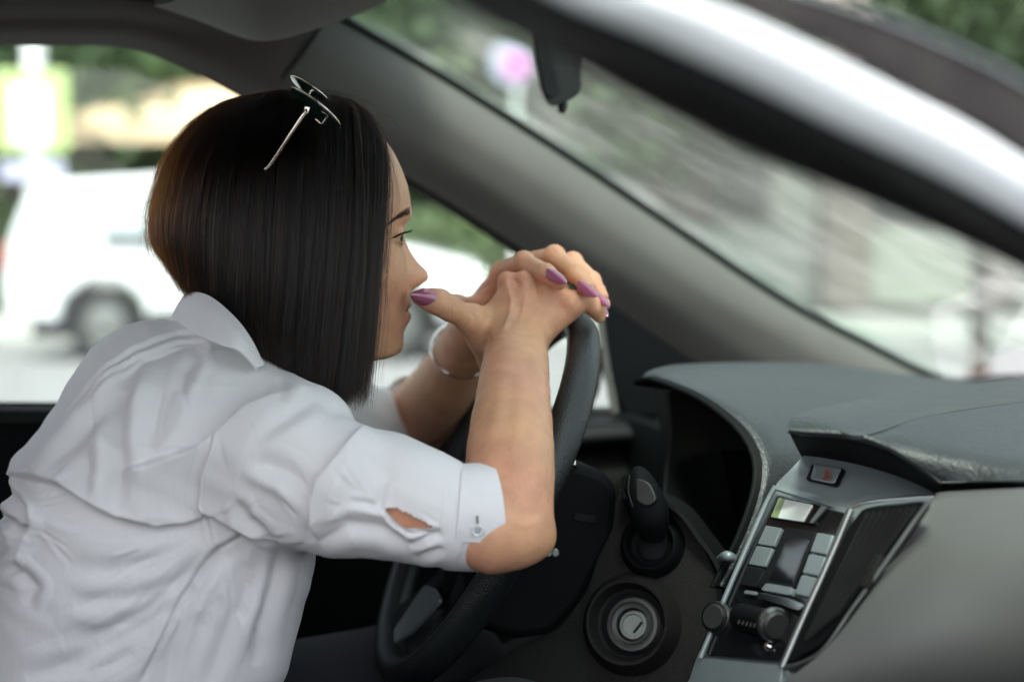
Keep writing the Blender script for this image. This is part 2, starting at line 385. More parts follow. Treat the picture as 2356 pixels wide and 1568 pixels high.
# seat, floor tunnel: dark shapes under and behind the driver
seat = empty('driver_seat'); seat.parent = car
patch('seat_cushion', [[Vector((x, y, CAM.z - .66 + .05 * math.cos((y) * 6) + (.04 if x > .2 else 0))) for y in (-.26, -.15, 0, .15, .26)] for x in (-.45, -.2, .05, .22, .27)], 'seat_cloth', seat, nu=20, nv=20, solid=.10)
patch('seat_back', [[Vector((-.50 - dz * .38 - .05 * math.cos(y * 6), y, CAM.z - .60 + dz)) for y in (-.25, -.15, 0, .15, .25)] for dz in (0, .2, .4, .55)], 'seat_cloth', seat, nu=20, nv=20, solid=.10)
prism('floor_pan', [Vector((-1.2, .5, CAM.z - .95)), Vector((1.1, .5, CAM.z - .95)), Vector((1.1, -1.0, CAM.z - .95)), Vector((-1.2, -1.0, CAM.z - .95))], (0, 0, -.02), 'dash_black', car)
prism('footwell_panel', [Vector((.55, .46, CAM.z - .95)), Vector((.55, -.95, CAM.z - .95)), Vector((.50, -.95, CAM.z - .25)), Vector((.50, .46, CAM.z - .25))], (.03, 0, 0), 'dash_black', car)
tunnel = patch('console_tunnel', [[P(860, 1640, 1.52), P(1000, 1560, 1.58), P(1120, 1500, 1.64), P(1240, 1440, 1.70)], [P(900, 1660, 1.50), P(1030, 1575, 1.56), P(1140, 1520, 1.62), P(1260, 1460, 1.68)], [P(1100, 1800, 1.46), P(1150, 1650, 1.52), P(1220, 1600, 1.58), P(1340, 1560, 1.62)]], 'dash_black', car, nu=20, nv=16)

# unseen passenger door, rear pillar and rear trim, added to block light and shade the shirt
pd = empty('passenger_door'); pd.parent = car
prism('door_panel', [Vector((-.52, -.84, CAM.z - .24)), Vector((.70, -.84, CAM.z - .24)), Vector((.70, -.84, CAM.z - .95)), Vector((-.52, -.84, CAM.z - .95))], (0, -.07, 0), 'dash_dark', pd, bevel=.01)
prism('rear_pillar', [Vector((-.95, -.84, rz)), Vector((-.55, -.84, rz)), Vector((-.50, -.84, CAM.z - .24)), Vector((-.50, -.84, CAM.z - .95)), Vector((-1.3, -.84, CAM.z - .95)), Vector((-1.3, -.84, CAM.z - .2))], (0, -.06, 0), 'trim_grey', car, bevel=.01)
prism('rear_trim', [Vector((-1.32, -.84, CAM.z - .95)), Vector((-1.32, .45, CAM.z - .95)), Vector((-1.32, .45, CAM.z - .05)), Vector((-1.32, -.84, CAM.z - .05))], (-.03, 0, 0), 'headliner', car)
# ---------------------------------------------------------------- steering wheel
wh = empty('steering_wheel'); wh.parent = car
WR = .197
wtop = QY(1330, 745, 0.0); TL = math.radians(29)
wup = Vector((math.sin(TL), 0, math.cos(TL))); wsd = Vector((-.10, -.995, 0)).normalized(); wn = wsd.cross(wup).normalized()   # wn: towards the driver
wc = wtop - wup * WR + Vector((.006, .035, 0))
def rimmesh():
    V = []; F = []; n = 160; k = 22
    for i in range(n):
        a = 2 * math.pi * i / n; c = wc + (wup * math.cos(a) + wsd * math.sin(a)) * WR; o = (wup * math.cos(a) + wsd * math.sin(a))
        grip = .0012 * math.exp(-((abs(math.degrees(a if a < math.pi else 2 * math.pi - a)) - 60) / 18) ** 2)
        for j in range(k):
            b = 2 * math.pi * j / k
            V.append(c + o * (.0150 + grip) * math.cos(b) + wn * (.0170 + grip) * math.sin(b))
    for i in range(n):
        for j in range(k):
            F.append([i * k + j, i * k + (j + 1) % k, ((i + 1) % n) * k + (j + 1) % k, ((i + 1) % n) * k + j])
    return V, F
V_, F_ = rimmesh(); mesh_obj('rim', V_, F_, 'leather', wh)
# stitched seam round the inner edge
for (a0, a1) in ((-2.6, -2.0), (2.0, 2.75)):
    tube('stitched_seam', [wc + (wup * math.cos(a) + wsd * math.sin(a)) * (WR - .0158) + wn * .004 for a in np.linspace(a0, a1, 9)], .0012, 'dash_dark', wh, steps=60)
hub = patch('hub', [[wc + wup * (math.cos(a) * r) + wsd * (math.sin(a) * r * 1.15) + wn * h for a in np.linspace(0, 2 * math.pi, 17)] for r, h in ((.001, .016), (.03, .018), (.055, .012), (.072, -.004), (.078, -.03), (.07, -.06), (.045, -.075))], 'dash_black', wh, nu=48, nv=20, solid=.002)
def spoke(a, wd, name='spoke'):
    o = wup * math.cos(a) + wsd * math.sin(a); s = wup.cross(wn) if False else (wup * -math.sin(a) + wsd * math.cos(a))
    rows = []
    for r, ww, h in ((.05, wd * 1.3, -.006), (.09, wd, -.014), (.13, wd * .85, -.012), (.165, wd * .9, -.004), (.185, wd * 1.3, 0)):
        rows.append([wc + o * r + s * x * ww + wn * (h + .006 * (1 - x * x)) for x in (-1, -.6, 0, .6, 1)])
    return patch(name, rows, 'dash_black', wh, nu=16, nv=16, solid=.012)
spoke(math.radians(100), .022); spoke(math.radians(-100), .022)
spoke(math.radians(155), .020); spoke(math.radians(-155), .020)
# satin trim on the lower spoke
def trimplate(pl, lift, name):
    prism(name, px(rounded(pl, 10), QP, wc + wn * lift, wn), wn * -.004, 'silver_plastic', wh, bevel=.0015)
trimplate([(976, 1343), (1002, 1352), (1013, 1378), (945, 1452), (900, 1482), (888, 1474)], .004, 'spoke_trim')
# stalks
tube('indicator_stalk', [QY(1225, 1070, -.02), QY(1290, 1064, -.07), QY(1312, 1066, -.09)], [.006, .006, .0075], 'dash_black', car)
lathe('stalk_cap', [(.0001, .003), (.005, .003), (.0072, .001), (.0076, -.004)], QY(1318, 1066, -.093), (.9, -.3, .15), 'chrome', car, n=24)
for uu in (1262, 1278):
    lathe('column_screw', [(.0001, .001), (.003, .001), (.0042, 0), (.0045, -.004)], QY(uu, 1271, -.088), (0, -1, .1), 'satin_metal', car, n=16)
# column shroud
sh = prism('column_shroud', px(rounded([(1120, 1100), (1280, 1052), (1392, 1084), (1424, 1120), (1420, 1230), (1338, 1390), (1272, 1462), (1190, 1474), (1080, 1440)], 22), QY, -.055), (0, .12, 0), 'dash_black', car, bevel=.010)
prism('shroud_badge', px(rounded([(1322, 1180), (1372, 1188), (1368, 1206), (1318, 1196)], 6), QY, -.0565), (0, .003, 0), 'dash_dark', car, bevel=.0008)

# ---------------------------------------------------------------- dashboard
dash = empty('dashboard'); dash.parent = car
def PP(*l): return [P(*t) for t in l]
hood_cols = [
    PP((1476, 875, 1.600), (1488, 856, 1.61), (1530, 842, 1.66), (1592, 836, 1.74), (1716, 833, 1.86), (1900, 838, 1.98), (2100, 862, 2.08), (2260, 880, 2.1)),
    PP((1508, 866, 1.585), (1540, 858, 1.60), (1600, 852, 1.66), (1680, 850, 1.74), (1780, 856, 1.84), (1930, 866, 1.92), (2100, 882, 2.0), (2260, 895, 2.02)),
    PP((1567, 886, 1.555), (1596, 880, 1.57), (1650, 876, 1.62), (1740, 876, 1.69), (1850, 884, 1.76), (1980, 900, 1.82), (2100, 910, 1.86), (2260, 915, 1.9)),
    PP((1617, 908, 1.530), (1646, 904, 1.54), (1700, 902, 1.58), (1780, 906, 1.64), (1880, 915, 1.69), (1990, 930, 1.73), (2100, 935, 1.76), (2260, 935, 1.8)),
    PP((1666, 940, 1.505), (1692, 936, 1.51), (1740, 934, 1.54), (1810, 940, 1.58), (1890, 950, 1.62), (1980, 960, 1.65), (2080, 965, 1.68), (2200, 965, 1.7)),
    PP((1716, 985, 1.480), (1738, 980, 1.483), (1772, 976, 1.50), (1820, 980, 1.53), (1880, 990, 1.55), (1950, 1000, 1.57), (2020, 1000, 1.58), (2100, 1000, 1.6)),
    PP((1746, 1034, 1.460), (1764, 1031, 1.462), (1786, 1028, 1.47), (1820, 1030, 1.49), (1860, 1035, 1.50), (1920, 1040, 1.51), (1960, 1040, 1.52), (2000, 1040, 1.53)),
    PP((1754, 1084, 1.445), (1770, 1084, 1.445), (1788, 1082, 1.452), (1810, 1084, 1.465), (1840, 1085, 1.475), (1870, 1085, 1.48), (1900, 1085, 1.49), (1930, 1085, 1.5)),
    PP((1744, 1145, 1.432), (1758, 1148, 1.432), (1772, 1150, 1.438), (1790, 1152, 1.45), (1810, 1155, 1.46), (1830, 1155, 1.465), (1850, 1155, 1.47), (1870, 1155, 1.48)),
    PP((1712, 1235, 1.420), (1724, 1240, 1.420), (1736, 1244, 1.425), (1750, 1248, 1.435), (1770, 1250, 1.445), (1785, 1250, 1.45), (1800, 1250, 1.46), (1820, 1250, 1.47)),
    PP((1655, 1345, 1.410), (1664, 1350, 1.410), (1674, 1354, 1.415), (1688, 1358, 1.425), (1700, 1360, 1.435), (1715, 1360, 1.44), (1730, 1360, 1.45), (1750, 1360, 1.46))]
patch('instrument_hood', hood_cols, 'dash_grey', dash, nu=70, nv=60, solid=.004)
lip = [c[0] for c in hood_cols]
lip2 = [p + CF * .006 + CU * -.004 + CR * -.002 for p in lip]
lip3 = [p + Vector((.10, .05, -.02)) for p in lip]
lip4 = [p + Vector((.22, .12, -.03)) for p in lip]
patch('hood_lining', [lip, lip2, lip3, lip4], 'dash_black', dash, nu=20, nv=50, solid=.002)
prism('instrument_cluster', px(rounded([(1500, 860), (1640, 880), (1800, 980), (1800, 1250), (1700, 1420), (1480, 1420), (1540, 1150)], 20), P, 1.72), (.1, .1, 0), 'dash_black', dash, bevel=.005)
patch('cluster_side', [PP((1538, 900, 1.66), (1545, 1000, 1.64), (1532, 1150, 1.60), (1560, 1230, 1.52)), PP((1620, 900, 1.70), (1640, 1000, 1.69), (1620, 1150, 1.66), (1640, 1300, 1.58)), PP((1760, 980, 1.72), (1760, 1100, 1.7), (1740, 1200, 1.68), (1700, 1350, 1.6))], 'dash_dark', dash, nu=16, nv=24)
# centre cowl
r0 = PP((1813, 976, 1.262), (1826, 958, 1.275), (1860, 944, 1.31), (1950, 924, 1.42), (2100, 899, 1.55), (2356, 867, 1.68), (2600, 842, 1.76))
r1 = PP((1813, 979, 1.260), (1830, 966, 1.268), (1880, 955, 1.28), (1980, 940, 1.34), (2120, 920, 1.45), (2356, 885, 1.58), (2600, 860, 1.65))
r2 = PP((1814, 982, 1.258), (1842, 977, 1.258), (1905, 972, 1.258), (2000, 966, 1.28), (2130, 940, 1.37), (2356, 905, 1.48), (2600, 880, 1.54))
r3 = PP((1816, 985, 1.257), (1850, 987, 1.252), (1920, 990, 1.243), (1992, 1000, 1.232), (2137, 956, 1.300), (2356, 924, 1.390), (2600, 900, 1.44))
patch('centre_cowl', [r0, r1, r2, r3], 'dash_grey', dash, nu=70, nv=30, solid=.003)
L0 = PP((1814, 984, 1.2565), (1850, 986, 1.2515), (1920, 989, 1.2425), (1992, 1000, 1.2315), (2060, 1028, 1.2255), (2120, 1066, 1.2195), (2164, 1107, 1.2145))
L1_ = PP((1815, 990, 1.2555), (1851, 994, 1.2500), (1921, 998, 1.2410), (1992, 1009, 1.2300), (2058, 1036, 1.2245), (2116, 1072, 1.2190), (2164, 1111, 1.2145))
L2_ = PP((1818, 996, 1.2590), (1853, 1001, 1.2540), (1922, 1006, 1.2450), (1992, 1018, 1.2340), (2055, 1044, 1.2280), (2112, 1078, 1.2225), (2164, 1114, 1.2160))
patch('cowl_lip', [L0, L1_, L2_, [p + CF * .012 - CU * .001 for p in L2_]], 'dash_grey', dash, nu=60, nv=16, solid=.002)
f0 = PP((1984, 1003, 1.2325), (2040, 985, 1.256), (2137, 957, 1.2995), (2356, 925, 1.389), (2600, 901, 1.439))
f1 = PP((2020, 1012, 1.228), (2080, 1005, 1.238), (2170, 995, 1.258), (2356, 985, 1.29), (2600, 975, 1.32))
f2 = PP((2080, 1048, 1.222), (2130, 1050, 1.218), (2220, 1052, 1.21), (2356, 1050, 1.20), (2600, 1045, 1.19))
f3 = PP((2164, 1108, 1.215), (2190, 1108, 1.208), (2250, 1107, 1.195), (2356, 1105, 1.17), (2600, 1102, 1.13))
fm_ = PP((1960, 1001, 1.240), (2040, 966, 1.2735), (2137, 945, 1.345), (2356, 913, 1.435), (2600, 888, 1.485))
patch('passenger_cowl', [[p - CU * .0022 for p in fm_], f0, f1, f2, f3], 'dash_grey', dash, nu=60, nv=40, solid=.003)
u0 = PP((1816, 987, 1.258), (1900, 992, 1.247), (1988, 1005, 1.234), (2080, 1050, 1.224), (2166, 1110, 1.217))
u1 = PP((1824, 1005, 1.275), (1905, 1010, 1.262), (1990, 1025, 1.248), (2080, 1068, 1.236), (2166, 1120, 1.226))
u2 = PP((1850, 1052, 1.36), (1910, 1058, 1.34), (1990, 1068, 1.31), (2080, 1095, 1.28), (2168, 1138, 1.25))
u3 = PP((1900, 1120, 1.45), (1950, 1120, 1.43), (2020, 1120, 1.41), (2100, 1130, 1.39), (2170, 1150, 1.36))
patch('cowl_underside', [u0, u1, u2, u3], 'dash_black', dash, nu=30, nv=20, solid=.002)
patch('cowl_gap', [PP((2164, 1109, 1.222), (2356, 1106, 1.178), (2600, 1103, 1.135)), PP((2166, 1120, 1.232), (2356, 1116, 1.188), (2600, 1112, 1.145)), PP((2166, 1145, 1.225), (2356, 1135, 1.18), (2600, 1125, 1.14))], 'dash_black', dash, nu=16, nv=10, solid=.002)
gl = [PP((2150, 1140, 1.212), (2165, 1132, 1.209), (2250, 1127, 1.190), (2356, 1122, 1.163), (2620, 1110, 1.10)),
      PP((2132, 1166, 1.196), (2165, 1160, 1.19), (2250, 1156, 1.168), (2356, 1150, 1.14), (2620, 1140, 1.07)),
      PP((2050, 1290, 1.180), (2095, 1290, 1.168), (2190, 1285, 1.140), (2356, 1280, 1.095), (2620, 1270, 1.03)),
      PP((1975, 1400, 1.175), (2025, 1405, 1.160), (2140, 1410, 1.130), (2356, 1415, 1.085), (2620, 1415, 1.02)),
      PP((1890, 1500, 1.180), (1950, 1512, 1.165), (2090, 1530, 1.135), (2356, 1545, 1.095), (2620, 1550, 1.03)),
      PP((1760, 1600, 1.195), (1850, 1625, 1.18), (2050, 1660, 1.16), (2356, 1690, 1.13), (2620, 1700, 1.08))]
patch('glovebox_panel', gl, 'glove_grey', dash, nu=60, nv=50, solid=.004)

# ---------------------------------------------------------------- centre stack
stk = empty('centre_stack'); stk.parent = car
SP = Vector((.414, -.2, CAM.z - .2385)); SN = Vector((-.886, 0, .464)).normalized()
def plate(name, pl, lift, m, r=8, th=.006, bevel=.0012, parent=stk):
    pts = px(rounded(pl, r) if r else pl, QP, SP + SN * lift, SN)
    return prism(name, pts, SN * -th, m, parent, bevel=bevel)
plate('stack_body', [(1790, 1112), (1960, 1172), (2100, 1152), (1948, 1380), (1860, 1488), (1800, 1545), (1560, 1640), (1600, 1515)], -.004, 'silver_plastic', 20, th=.05, bevel=.003)
plate('stack_fascia', [(1788, 1136), (1950, 1180), (1905, 1290), (1800, 1520), (1622, 1506), (1690, 1335)], .0005, 'gloss_black', 10)
# top panel with the hazard switch
patch('hazard_panel', [PP((1850, 1046, 1.34), (1920, 1054, 1.325), (2000, 1064, 1.31), (2090, 1092, 1.285), (2170, 1136, 1.245)),
                       PP((1820, 1078, 1.335), (1890, 1092, 1.315), (1980, 1110, 1.29), (2075, 1124, 1.262), (2160, 1141, 1.235)),
                       PP((1790, 1108, 1.34), (1862, 1130, 1.315), (1940, 1152, 1.285), (2030, 1152, 1.255), (2150, 1146, 1.222)),
                       PP((1782, 1124, 1.338), (1858, 1146, 1.308), (1955, 1174, 1.272), (2030, 1160, 1.25), (2146, 1150, 1.218))], 'silver_plastic', stk, nu=40, nv=24, solid=.003)
hb = prism('hazard_surround', [P(u, v, d) for u, v, d in ((1872, 1068, 1.320), (1948, 1080, 1.300), (1930, 1122, 1.292), (1858, 1106, 1.312))], CF * .012, 'dash_black', stk, bevel=.002)
hz = prism('hazard_button', [P(u, v, d) for u, v, d in ((1877, 1066, 1.316), (1938, 1077, 1.299), (1921, 1114, 1.290), (1866, 1103, 1.307))], CF * .012, 'silver_plastic', stk, bevel=.002)
mat('red_mark', (.16, .045, .035), .6)
for a, b, wd in (((1892, 1098), (1904, 1076), 0), ((1904, 1076), (1912, 1102), 0), ((1912, 1102), (1892, 1098), 0)):
    tube('hazard_triangle', [P(a[0], a[1], 1.2965), P(b[0], b[1], 1.2965)], .0011, 'red_mark', hz, steps=2, n=6)
plate('display', [(1792, 1140), (1885, 1160), (1874, 1206), (1768, 1190)], .003, 'gloss_black', 5)
mat('screen_reflection', (.7, .73, .70), .25, vary=.05)  # bright reflection on the display, painted as a pale base colour
mat('screen_edge', (.22, .28, .12), .3)
plate('display_tint', [(1792, 1144), (1805, 1147), (1788, 1191), (1773, 1188)], .0045, 'screen_edge', 2, th=.002)
plate('display_pane', [(1806, 1147), (1868, 1160), (1846, 1199), (1789, 1191)], .0045, 'screen_reflection', 3, th=.002)
plate('display_pane', [(1890, 1162), (1902, 1165), (1870, 1203), (1862, 1201)], .0045, 'satin_metal', 2, th=.002)
# radio: two columns of keys round a screen
for k in range(3):
    t0, t1 = k / 3 + .01, (k + 1) / 3 - .015
    def e(a, b, t): return (a[0] + (b[0] - a[0]) * t, a[1] + (b[1] - a[1]) * t)
    A, B, C_, D_ = (1762, 1206), (1798, 1212), (1700, 1345), (1738, 1352)
    plate('radio_key', [e(A, C_, t0), e(B, D_, t0), e(B, D_, t1), e(A, C_, t1)], .0045, ['silver_plastic', 'silver_plastic', 'dash_dark'][k], 4, th=.005, bevel=.0015)
    A, B, C_, D_ = (1880, 1222), (1916, 1228), (1826, 1368), (1864, 1376)
    plate('radio_key', [e(A, C_, t0), e(B, D_, t0), e(B, D_, t1), e(A, C_, t1)], .0045, 'silver_plastic', 4, th=.005, bevel=.0015)
plate('radio_bezel', [(1806, 1212), (1876, 1222), (1818, 1362), (1742, 1352)], .0035, 'dash_dark', 6)
plate('radio_screen', [(1812, 1232), (1862, 1240), (1822, 1340), (1768, 1332)], .0045, 'gloss_black', 4, th=.002)
plate('radio_strip', [(1762, 1340), (1822, 1350), (1816, 1368), (1750, 1356)], .0055, 'silver_plastic', 5)
plate('lower_strip', [(1748, 1362), (1812, 1374), (1850, 1390), (1838, 1404), (1800, 1392), (1742, 1374)], .0055, 'chrome', 6, th=.004)
plate('vent_catch', [(1714, 1356), (1740, 1360), (1736, 1368), (1710, 1364)], .0045, 'silver_plastic', 3, th=.003)
kn = QP(1770, 1432, SP + SN * .004, SN)
ax = Vector((0, -1, 0))
tube('heater_drum', [QP(1706, 1418, SP + SN * .004, SN), QP(1776, 1436, SP + SN * .004, SN)], .0120, 'dash_black', stk, n=24, steps=6)
lathe('heater_knob', [(.0001, .006), (.010, .006), (.0137, .003), (.0143, 0), (.0137, -.006)], QP(1782, 1436, SP + SN * .008, SN), ax, 'black_trim', stk)
lathe('knob_ring', [(.0135, .0045), (.0147, .002), (.0147, -.001)], QP(1782, 1436, SP + SN * .008, SN), ax, 'satin_metal', stk)
lathe('side_knob', [(.0001, .008), (.010, .008), (.0132, .004), (.0142, -.004)], QP(1650, 1420, SP + SN * .004, SN), (-.8, -.5, .3), 'black_trim', stk)
lathe('side_knob_ring', [(.0135, .0052), (.0147, .002), (.0147, -.001)], QP(1650, 1420, SP + SN * .004, SN), (-.8, -.5, .3), 'satin_metal', stk)
lathe('lighter_cap', [(.0001, .004), (.003, .003), (.0042, 0)], QP(1768, 1486, SP + SN * .002, SN), SN, 'chrome', stk, n=20)
for k in range(7):
    plate('knob_mark', [(1700 + k * 9, 1424 + k * 2.2), (1702 + k * 9, 1425 + k * 2.2), (1698 + k * 9, 1434 + k * 2.2), (1696 + k * 9, 1433 + k * 2.2)], .0185, 'satin_metal', 0, th=.001, bevel=0)
plate('lower_lip', [(1618, 1512), (1800, 1530), (1790, 1600), (1560, 1600)], .004, 'silver_plastic', 8, th=.03, bevel=.003)
# bright strips each side of the fascia
SPL = SP + SN * .003
tube('fascia_strip', px([(1957, 1172), (1925, 1250), (1890, 1330), (1845, 1430), (1800, 1534)], QP, SPL, SN), .0034, 'satin_metal', stk, steps=40)
tube('fascia_strip', px([(1785, 1118), (1762, 1160), (1720, 1255), (1670, 1370), (1612, 1512)], QP, SPL, SN), .0026, 'silver_plastic', stk, steps=40)
tube('cowl_strip', PP((1962, 1166, 1.262), (2000, 1154, 1.25), (2070, 1147, 1.234), (2150, 1142, 1.2135)), .0018, 'chrome', stk, steps=30)
# passenger vent with upright slats
vent = plate('air_vent', [(1985, 1168), (2128, 1150), (2100, 1192), (1955, 1392), (1890, 1480), (1806, 1528), (1835, 1460), (1950, 1215)], .003, 'dash_black', 14, th=.008)
tube('vent_rim', px([(2140, 1152), (2105, 1198), (2030, 1305), (1962, 1400), (1900, 1488), (1855, 1520), (1806, 1536)], QP, SP + SN * .004, SN), .0018, 'satin_metal', stk, steps=50)
for k in range(8):
    f = (k + .7) / 8.2
    a = (1990 + (2118 - 1990) * f, 1180 - 14 * f); b = (1850 + (1935 - 1850) * f, 1478 - 68 * f)
    pa, pb = QP(a[0], a[1], SP + SN * .0045, SN), QP(b[0], b[1], SP + SN * .0045, SN)
    sl = prism('vent_slat', [pa, pb, pb + SN * .003, pa + SN * .003], Vector((0, -.0012, 0)), 'black_trim', vent)
prism('vent_tab', px(rounded([(2010, 1275), (2026, 1275), (1990, 1350), (1976, 1348)], 5), QP, SP + SN * .009, SN), SN * -.006, 'panel_brown', vent, bevel=.001)

# ---------------------------------------------------------------- lower dash: lever and ignition
LN = Vector((-.60, -.72, .33)).normalized(); LPt = P(1450, 1400, 1.465)
lower = prism('column_panel', px(rounded([(1424, 1126), (1470, 1130), (1540, 1160), (1602, 1225), (1660, 1345), (1640, 1420), (1600, 1520), (1560, 1640), (900, 1700), (1180, 1490), (1290, 1440), (1350, 1360)], 20), QP, LPt, LN), LN * -.03, 'panel_brown', dash, bevel=.004)
patch('panel_return', [PP((1424, 1126, 1.47), (1540, 1156, 1.45), (1604, 1224, 1.44), (1664, 1345, 1.43), (1600, 1560, 1.42)), PP((1440, 1120, 1.52), (1560, 1146, 1.52), (1630, 1215, 1.51), (1700, 1345, 1.50), (1640, 1560, 1.48))], 'dash_dark', dash, nu=24, nv=6)
def on(u, v, l): return QP(u, v, LPt + LN * l, LN)
def fun(name, c, prof, m, parent, n=56): return lathe(name, prof, c, LN, m, parent, n=n)
lev = empty('gear_lever'); lev.parent = car
fun('lever_collar', on(1500, 1252, .002), [(.0330, -.002), (.0300, .004), (.0275, .0095), (.0258, .0110), (.0240, .0105), (.0225, .007), (.0205, .002), (.0150, -.001), (.0001, -.001)], 'dash_black', lev)
fun('collar_ring', on(1500, 1252, .002), [(.0256, .0112), (.0249, .0122), (.0240, .0110)], 'dash_dark', lev)
tube('lever_boot', [on(1502, 1262, -.004), on(1502, 1225, .012), on(1500, 1195, .03)], [.0150, .0138, .0150], 'rubber', lev, n=24)
knob_rows = []
kc = [(1448, 1094, .050, .0105), (1462, 1104, .048, .0165), (1474, 1130, .045, .0195), (1486, 1160, .041, .0208), (1496, 1188, .036, .0200), (1501, 1212, .028, .0165), (1502, 1232, .02, .0135)]
tube('lever_knob', [on(a, b, c + .004) for a, b, c, d in kc], [d * .93 for *_, d in kc], 'dash_black', lev, n=28, steps=30, flat=.85)
tube('knob_seam', [on(1448, 1092, .064), on(1446, 1130, .066), on(1456, 1165, .064)], .0007, 'rubber', lev)
prism('lever_button', px(rounded([(1428, 1098), (1442, 1088), (1440, 1150), (1428, 1145)], 6), QP, LPt + LN * .060, LN), LN * -.008, 'dash_black', lev, bevel=.002)
prism('knob_inlay', px(rounded([(1462, 1096), (1496, 1110), (1512, 1150), (1490, 1166), (1462, 1152)], 12), QP, LPt + LN * .0655, LN), LN * -.006, 'black_trim', lev, bevel=.002)
mat('ring_grey', (.035, .035, .034), .4)
mat('ring_metal', (.20, .22, .20), .42, metal=.7)
ig = empty('ignition_lock'); ig.parent = dash
ic = on(1452, 1434, .002)
fun('lock_bezel', ic, [(.0500, -.002), (.0455, .005), (.0425, .0135), (.0405, .0160), (.0380, .0155), (.0360, .010), (.0335, .002), (.0270, -.001)], 'panel_brown', ig)
fun('lock_well', ic, [(.0345, .0040), (.0330, .0008), (.0270, .0004), (.0001, .0004)], 'dash_black', ig)
ic2 = on(1462, 1438, .002)
fun('lock_collar', ic2, [(.0268, -.002), (.0262, .009), (.0250, .0115), (.0218, .0118), (.0206, .0095), (.0192, .0092), (.0182, .0112), (.0162, .0108), (.0150, .007)], 'ring_grey', ig)
fun('key_cylinder', on(1465, 1440, .002), [(.0147, .004), (.0142, .0115), (.0128, .0132), (.0110, .0132), (.0102, .0120), (.0001, .0118)], 'ring_metal', ig)
sx = LN.cross(Vector((0, 0, 1))).normalized(); sy = sx.cross(LN).normalized()
kp = on(1468, 1442, .0142)
prism('key_slot', [kp + sx * (a) + sy * (b) for a, b in ((-.0046, .0048), (-.0028, .0062), (.0046, -.0048), (.0028, -.0062))], LN * .0008, 'dash_black', ig, bevel=.0003)
tube('bonnet_release', [P(1655, 1284, 1.42), P(1672, 1278, 1.40), P(1690, 1284, 1.40)], [.003, .0048, .0038], 'silver_plastic', dash, n=16)
# ---------------------------------------------------------------- street outside
random.seed(5); rng = np.random.default_rng(5)
mat('asphalt', (.17, .175, .175), .85, vary=.15, vscale=3, bump=[('noise', 60, .5, .01)])
mat('lot_asphalt', (.10, .10, .10), .9, vary=.15, vscale=3)
mat('pavement_stone', (.36, .36, .34), .85, vary=.12, vscale=5)
mat('grass_green', (.07, .11, .035), .9, vary=.3, vscale=3)
mat('bark', (.10, .075, .055), .9, vary=.3, vscale=14, bump=[('noise', 30, .8, .02)])
mat('leaf_mid', (.105, .17, .075), .6, vary=.35, vscale=1.2, trans=.45)
mat('leaf_light', (.15, .22, .10), .6, vary=.3, vscale=1.2, trans=.45)
mat('leaf_dark', (.06, .10, .045), .6, vary=.35, vscale=1.2, trans=.35)
mat('white_paint', (.66, .69, .70), .2, coat=.7, vary=.02, vscale=2)
mat('car_window', (.02, .03, .035), .06, spec=.8)
mat('window_sky_reflection', (.48, .55, .57), .06, spec=.8)  # sky reflection painted into the glass as a pale colour
mat('white_wall', (.40, .42, .38), .85, vary=.08, vscale=2)
mat('taupe_wall', (.24, .20, .18), .85, vary=.12, vscale=2)
mat('cream_fabric', (.80, .64, .42), .8, trans=.3, vary=.04)
mat('lime_sign', (.34, .46, .16), .5)
mat('white_metal', (.75, .78, .78), .4)
mat('flare_pink', (.60, .16, .50), .5)
mat('blue_sign', (.42, .44, .58), .5)
mat('lamp_red', (.4, .02, .02), .2)
def box_mesh(name, lo, hi, m, parent=None, bevel=0, **kw):
    (x0, y0, z0), (x1, y1, z1) = lo, hi
    return prism(name, [Vector(p) for p in ((x0, y0, z0), (x1, y0, z0), (x1, y1, z0), (x0, y1, z0))], (0, 0, z1 - z0), m, parent, bevel=bevel, **kw)
def grid_plane(name, cx, cy, hx, hy, z, m, kind='structure', **kw):
    return mesh_obj(name, [(cx - hx, cy - hy, z), (cx + hx, cy - hy, z), (cx + hx, cy + hy, z), (cx - hx, cy + hy, z)], [[0, 1, 2, 3]], m, kind=kind, smooth=False, **kw)
grid_plane('ground', 0, 0, 400, 400, 0, 'grass_green')
R_ = Matrix.Rotation(-TH, 4, 'Z')
def W(u, d, z=0):                 # point on the ground seen at column u, depth d
    p = P(u, 521, d); return Vector((p.x, p.y, z))
road = prism('road', [W(-6000, 8 if False else 2.0, .004), W(6000, 2.0, .004), W(6000, 16.6, .004), W(-6000, 16.6, .004)], (0, 0, .002), 'asphalt', kind='structure')
car_park = prism('parking_lot', [W(-9000, .2, .003)] + [W(-9000, -30, .003), W(9000, -30, .003), W(9000, 2.2, .003), W(-6000, 2.2, .003)], (0, 0, .002), 'lot_asphalt', kind='structure')
pave = prism('pavement', [W(-6000, 16.7, 0), W(6000, 16.7, 0), W(6000, 19.5, 0), W(-6000, 19.5, 0)], (0, 0, .13), 'pavement_stone', kind='structure')
kerb = prism('kerb', [W(-6000, 16.55, 0), W(6000, 16.55, 0), W(6000, 16.7, 0), W(-6000, 16.7, 0)], (0, 0, .14), 'white_wall', kind='structure')

def finish(e, p, rot=0):
    e.location = p; e.rotation_euler = (0, 0, -TH + rot)
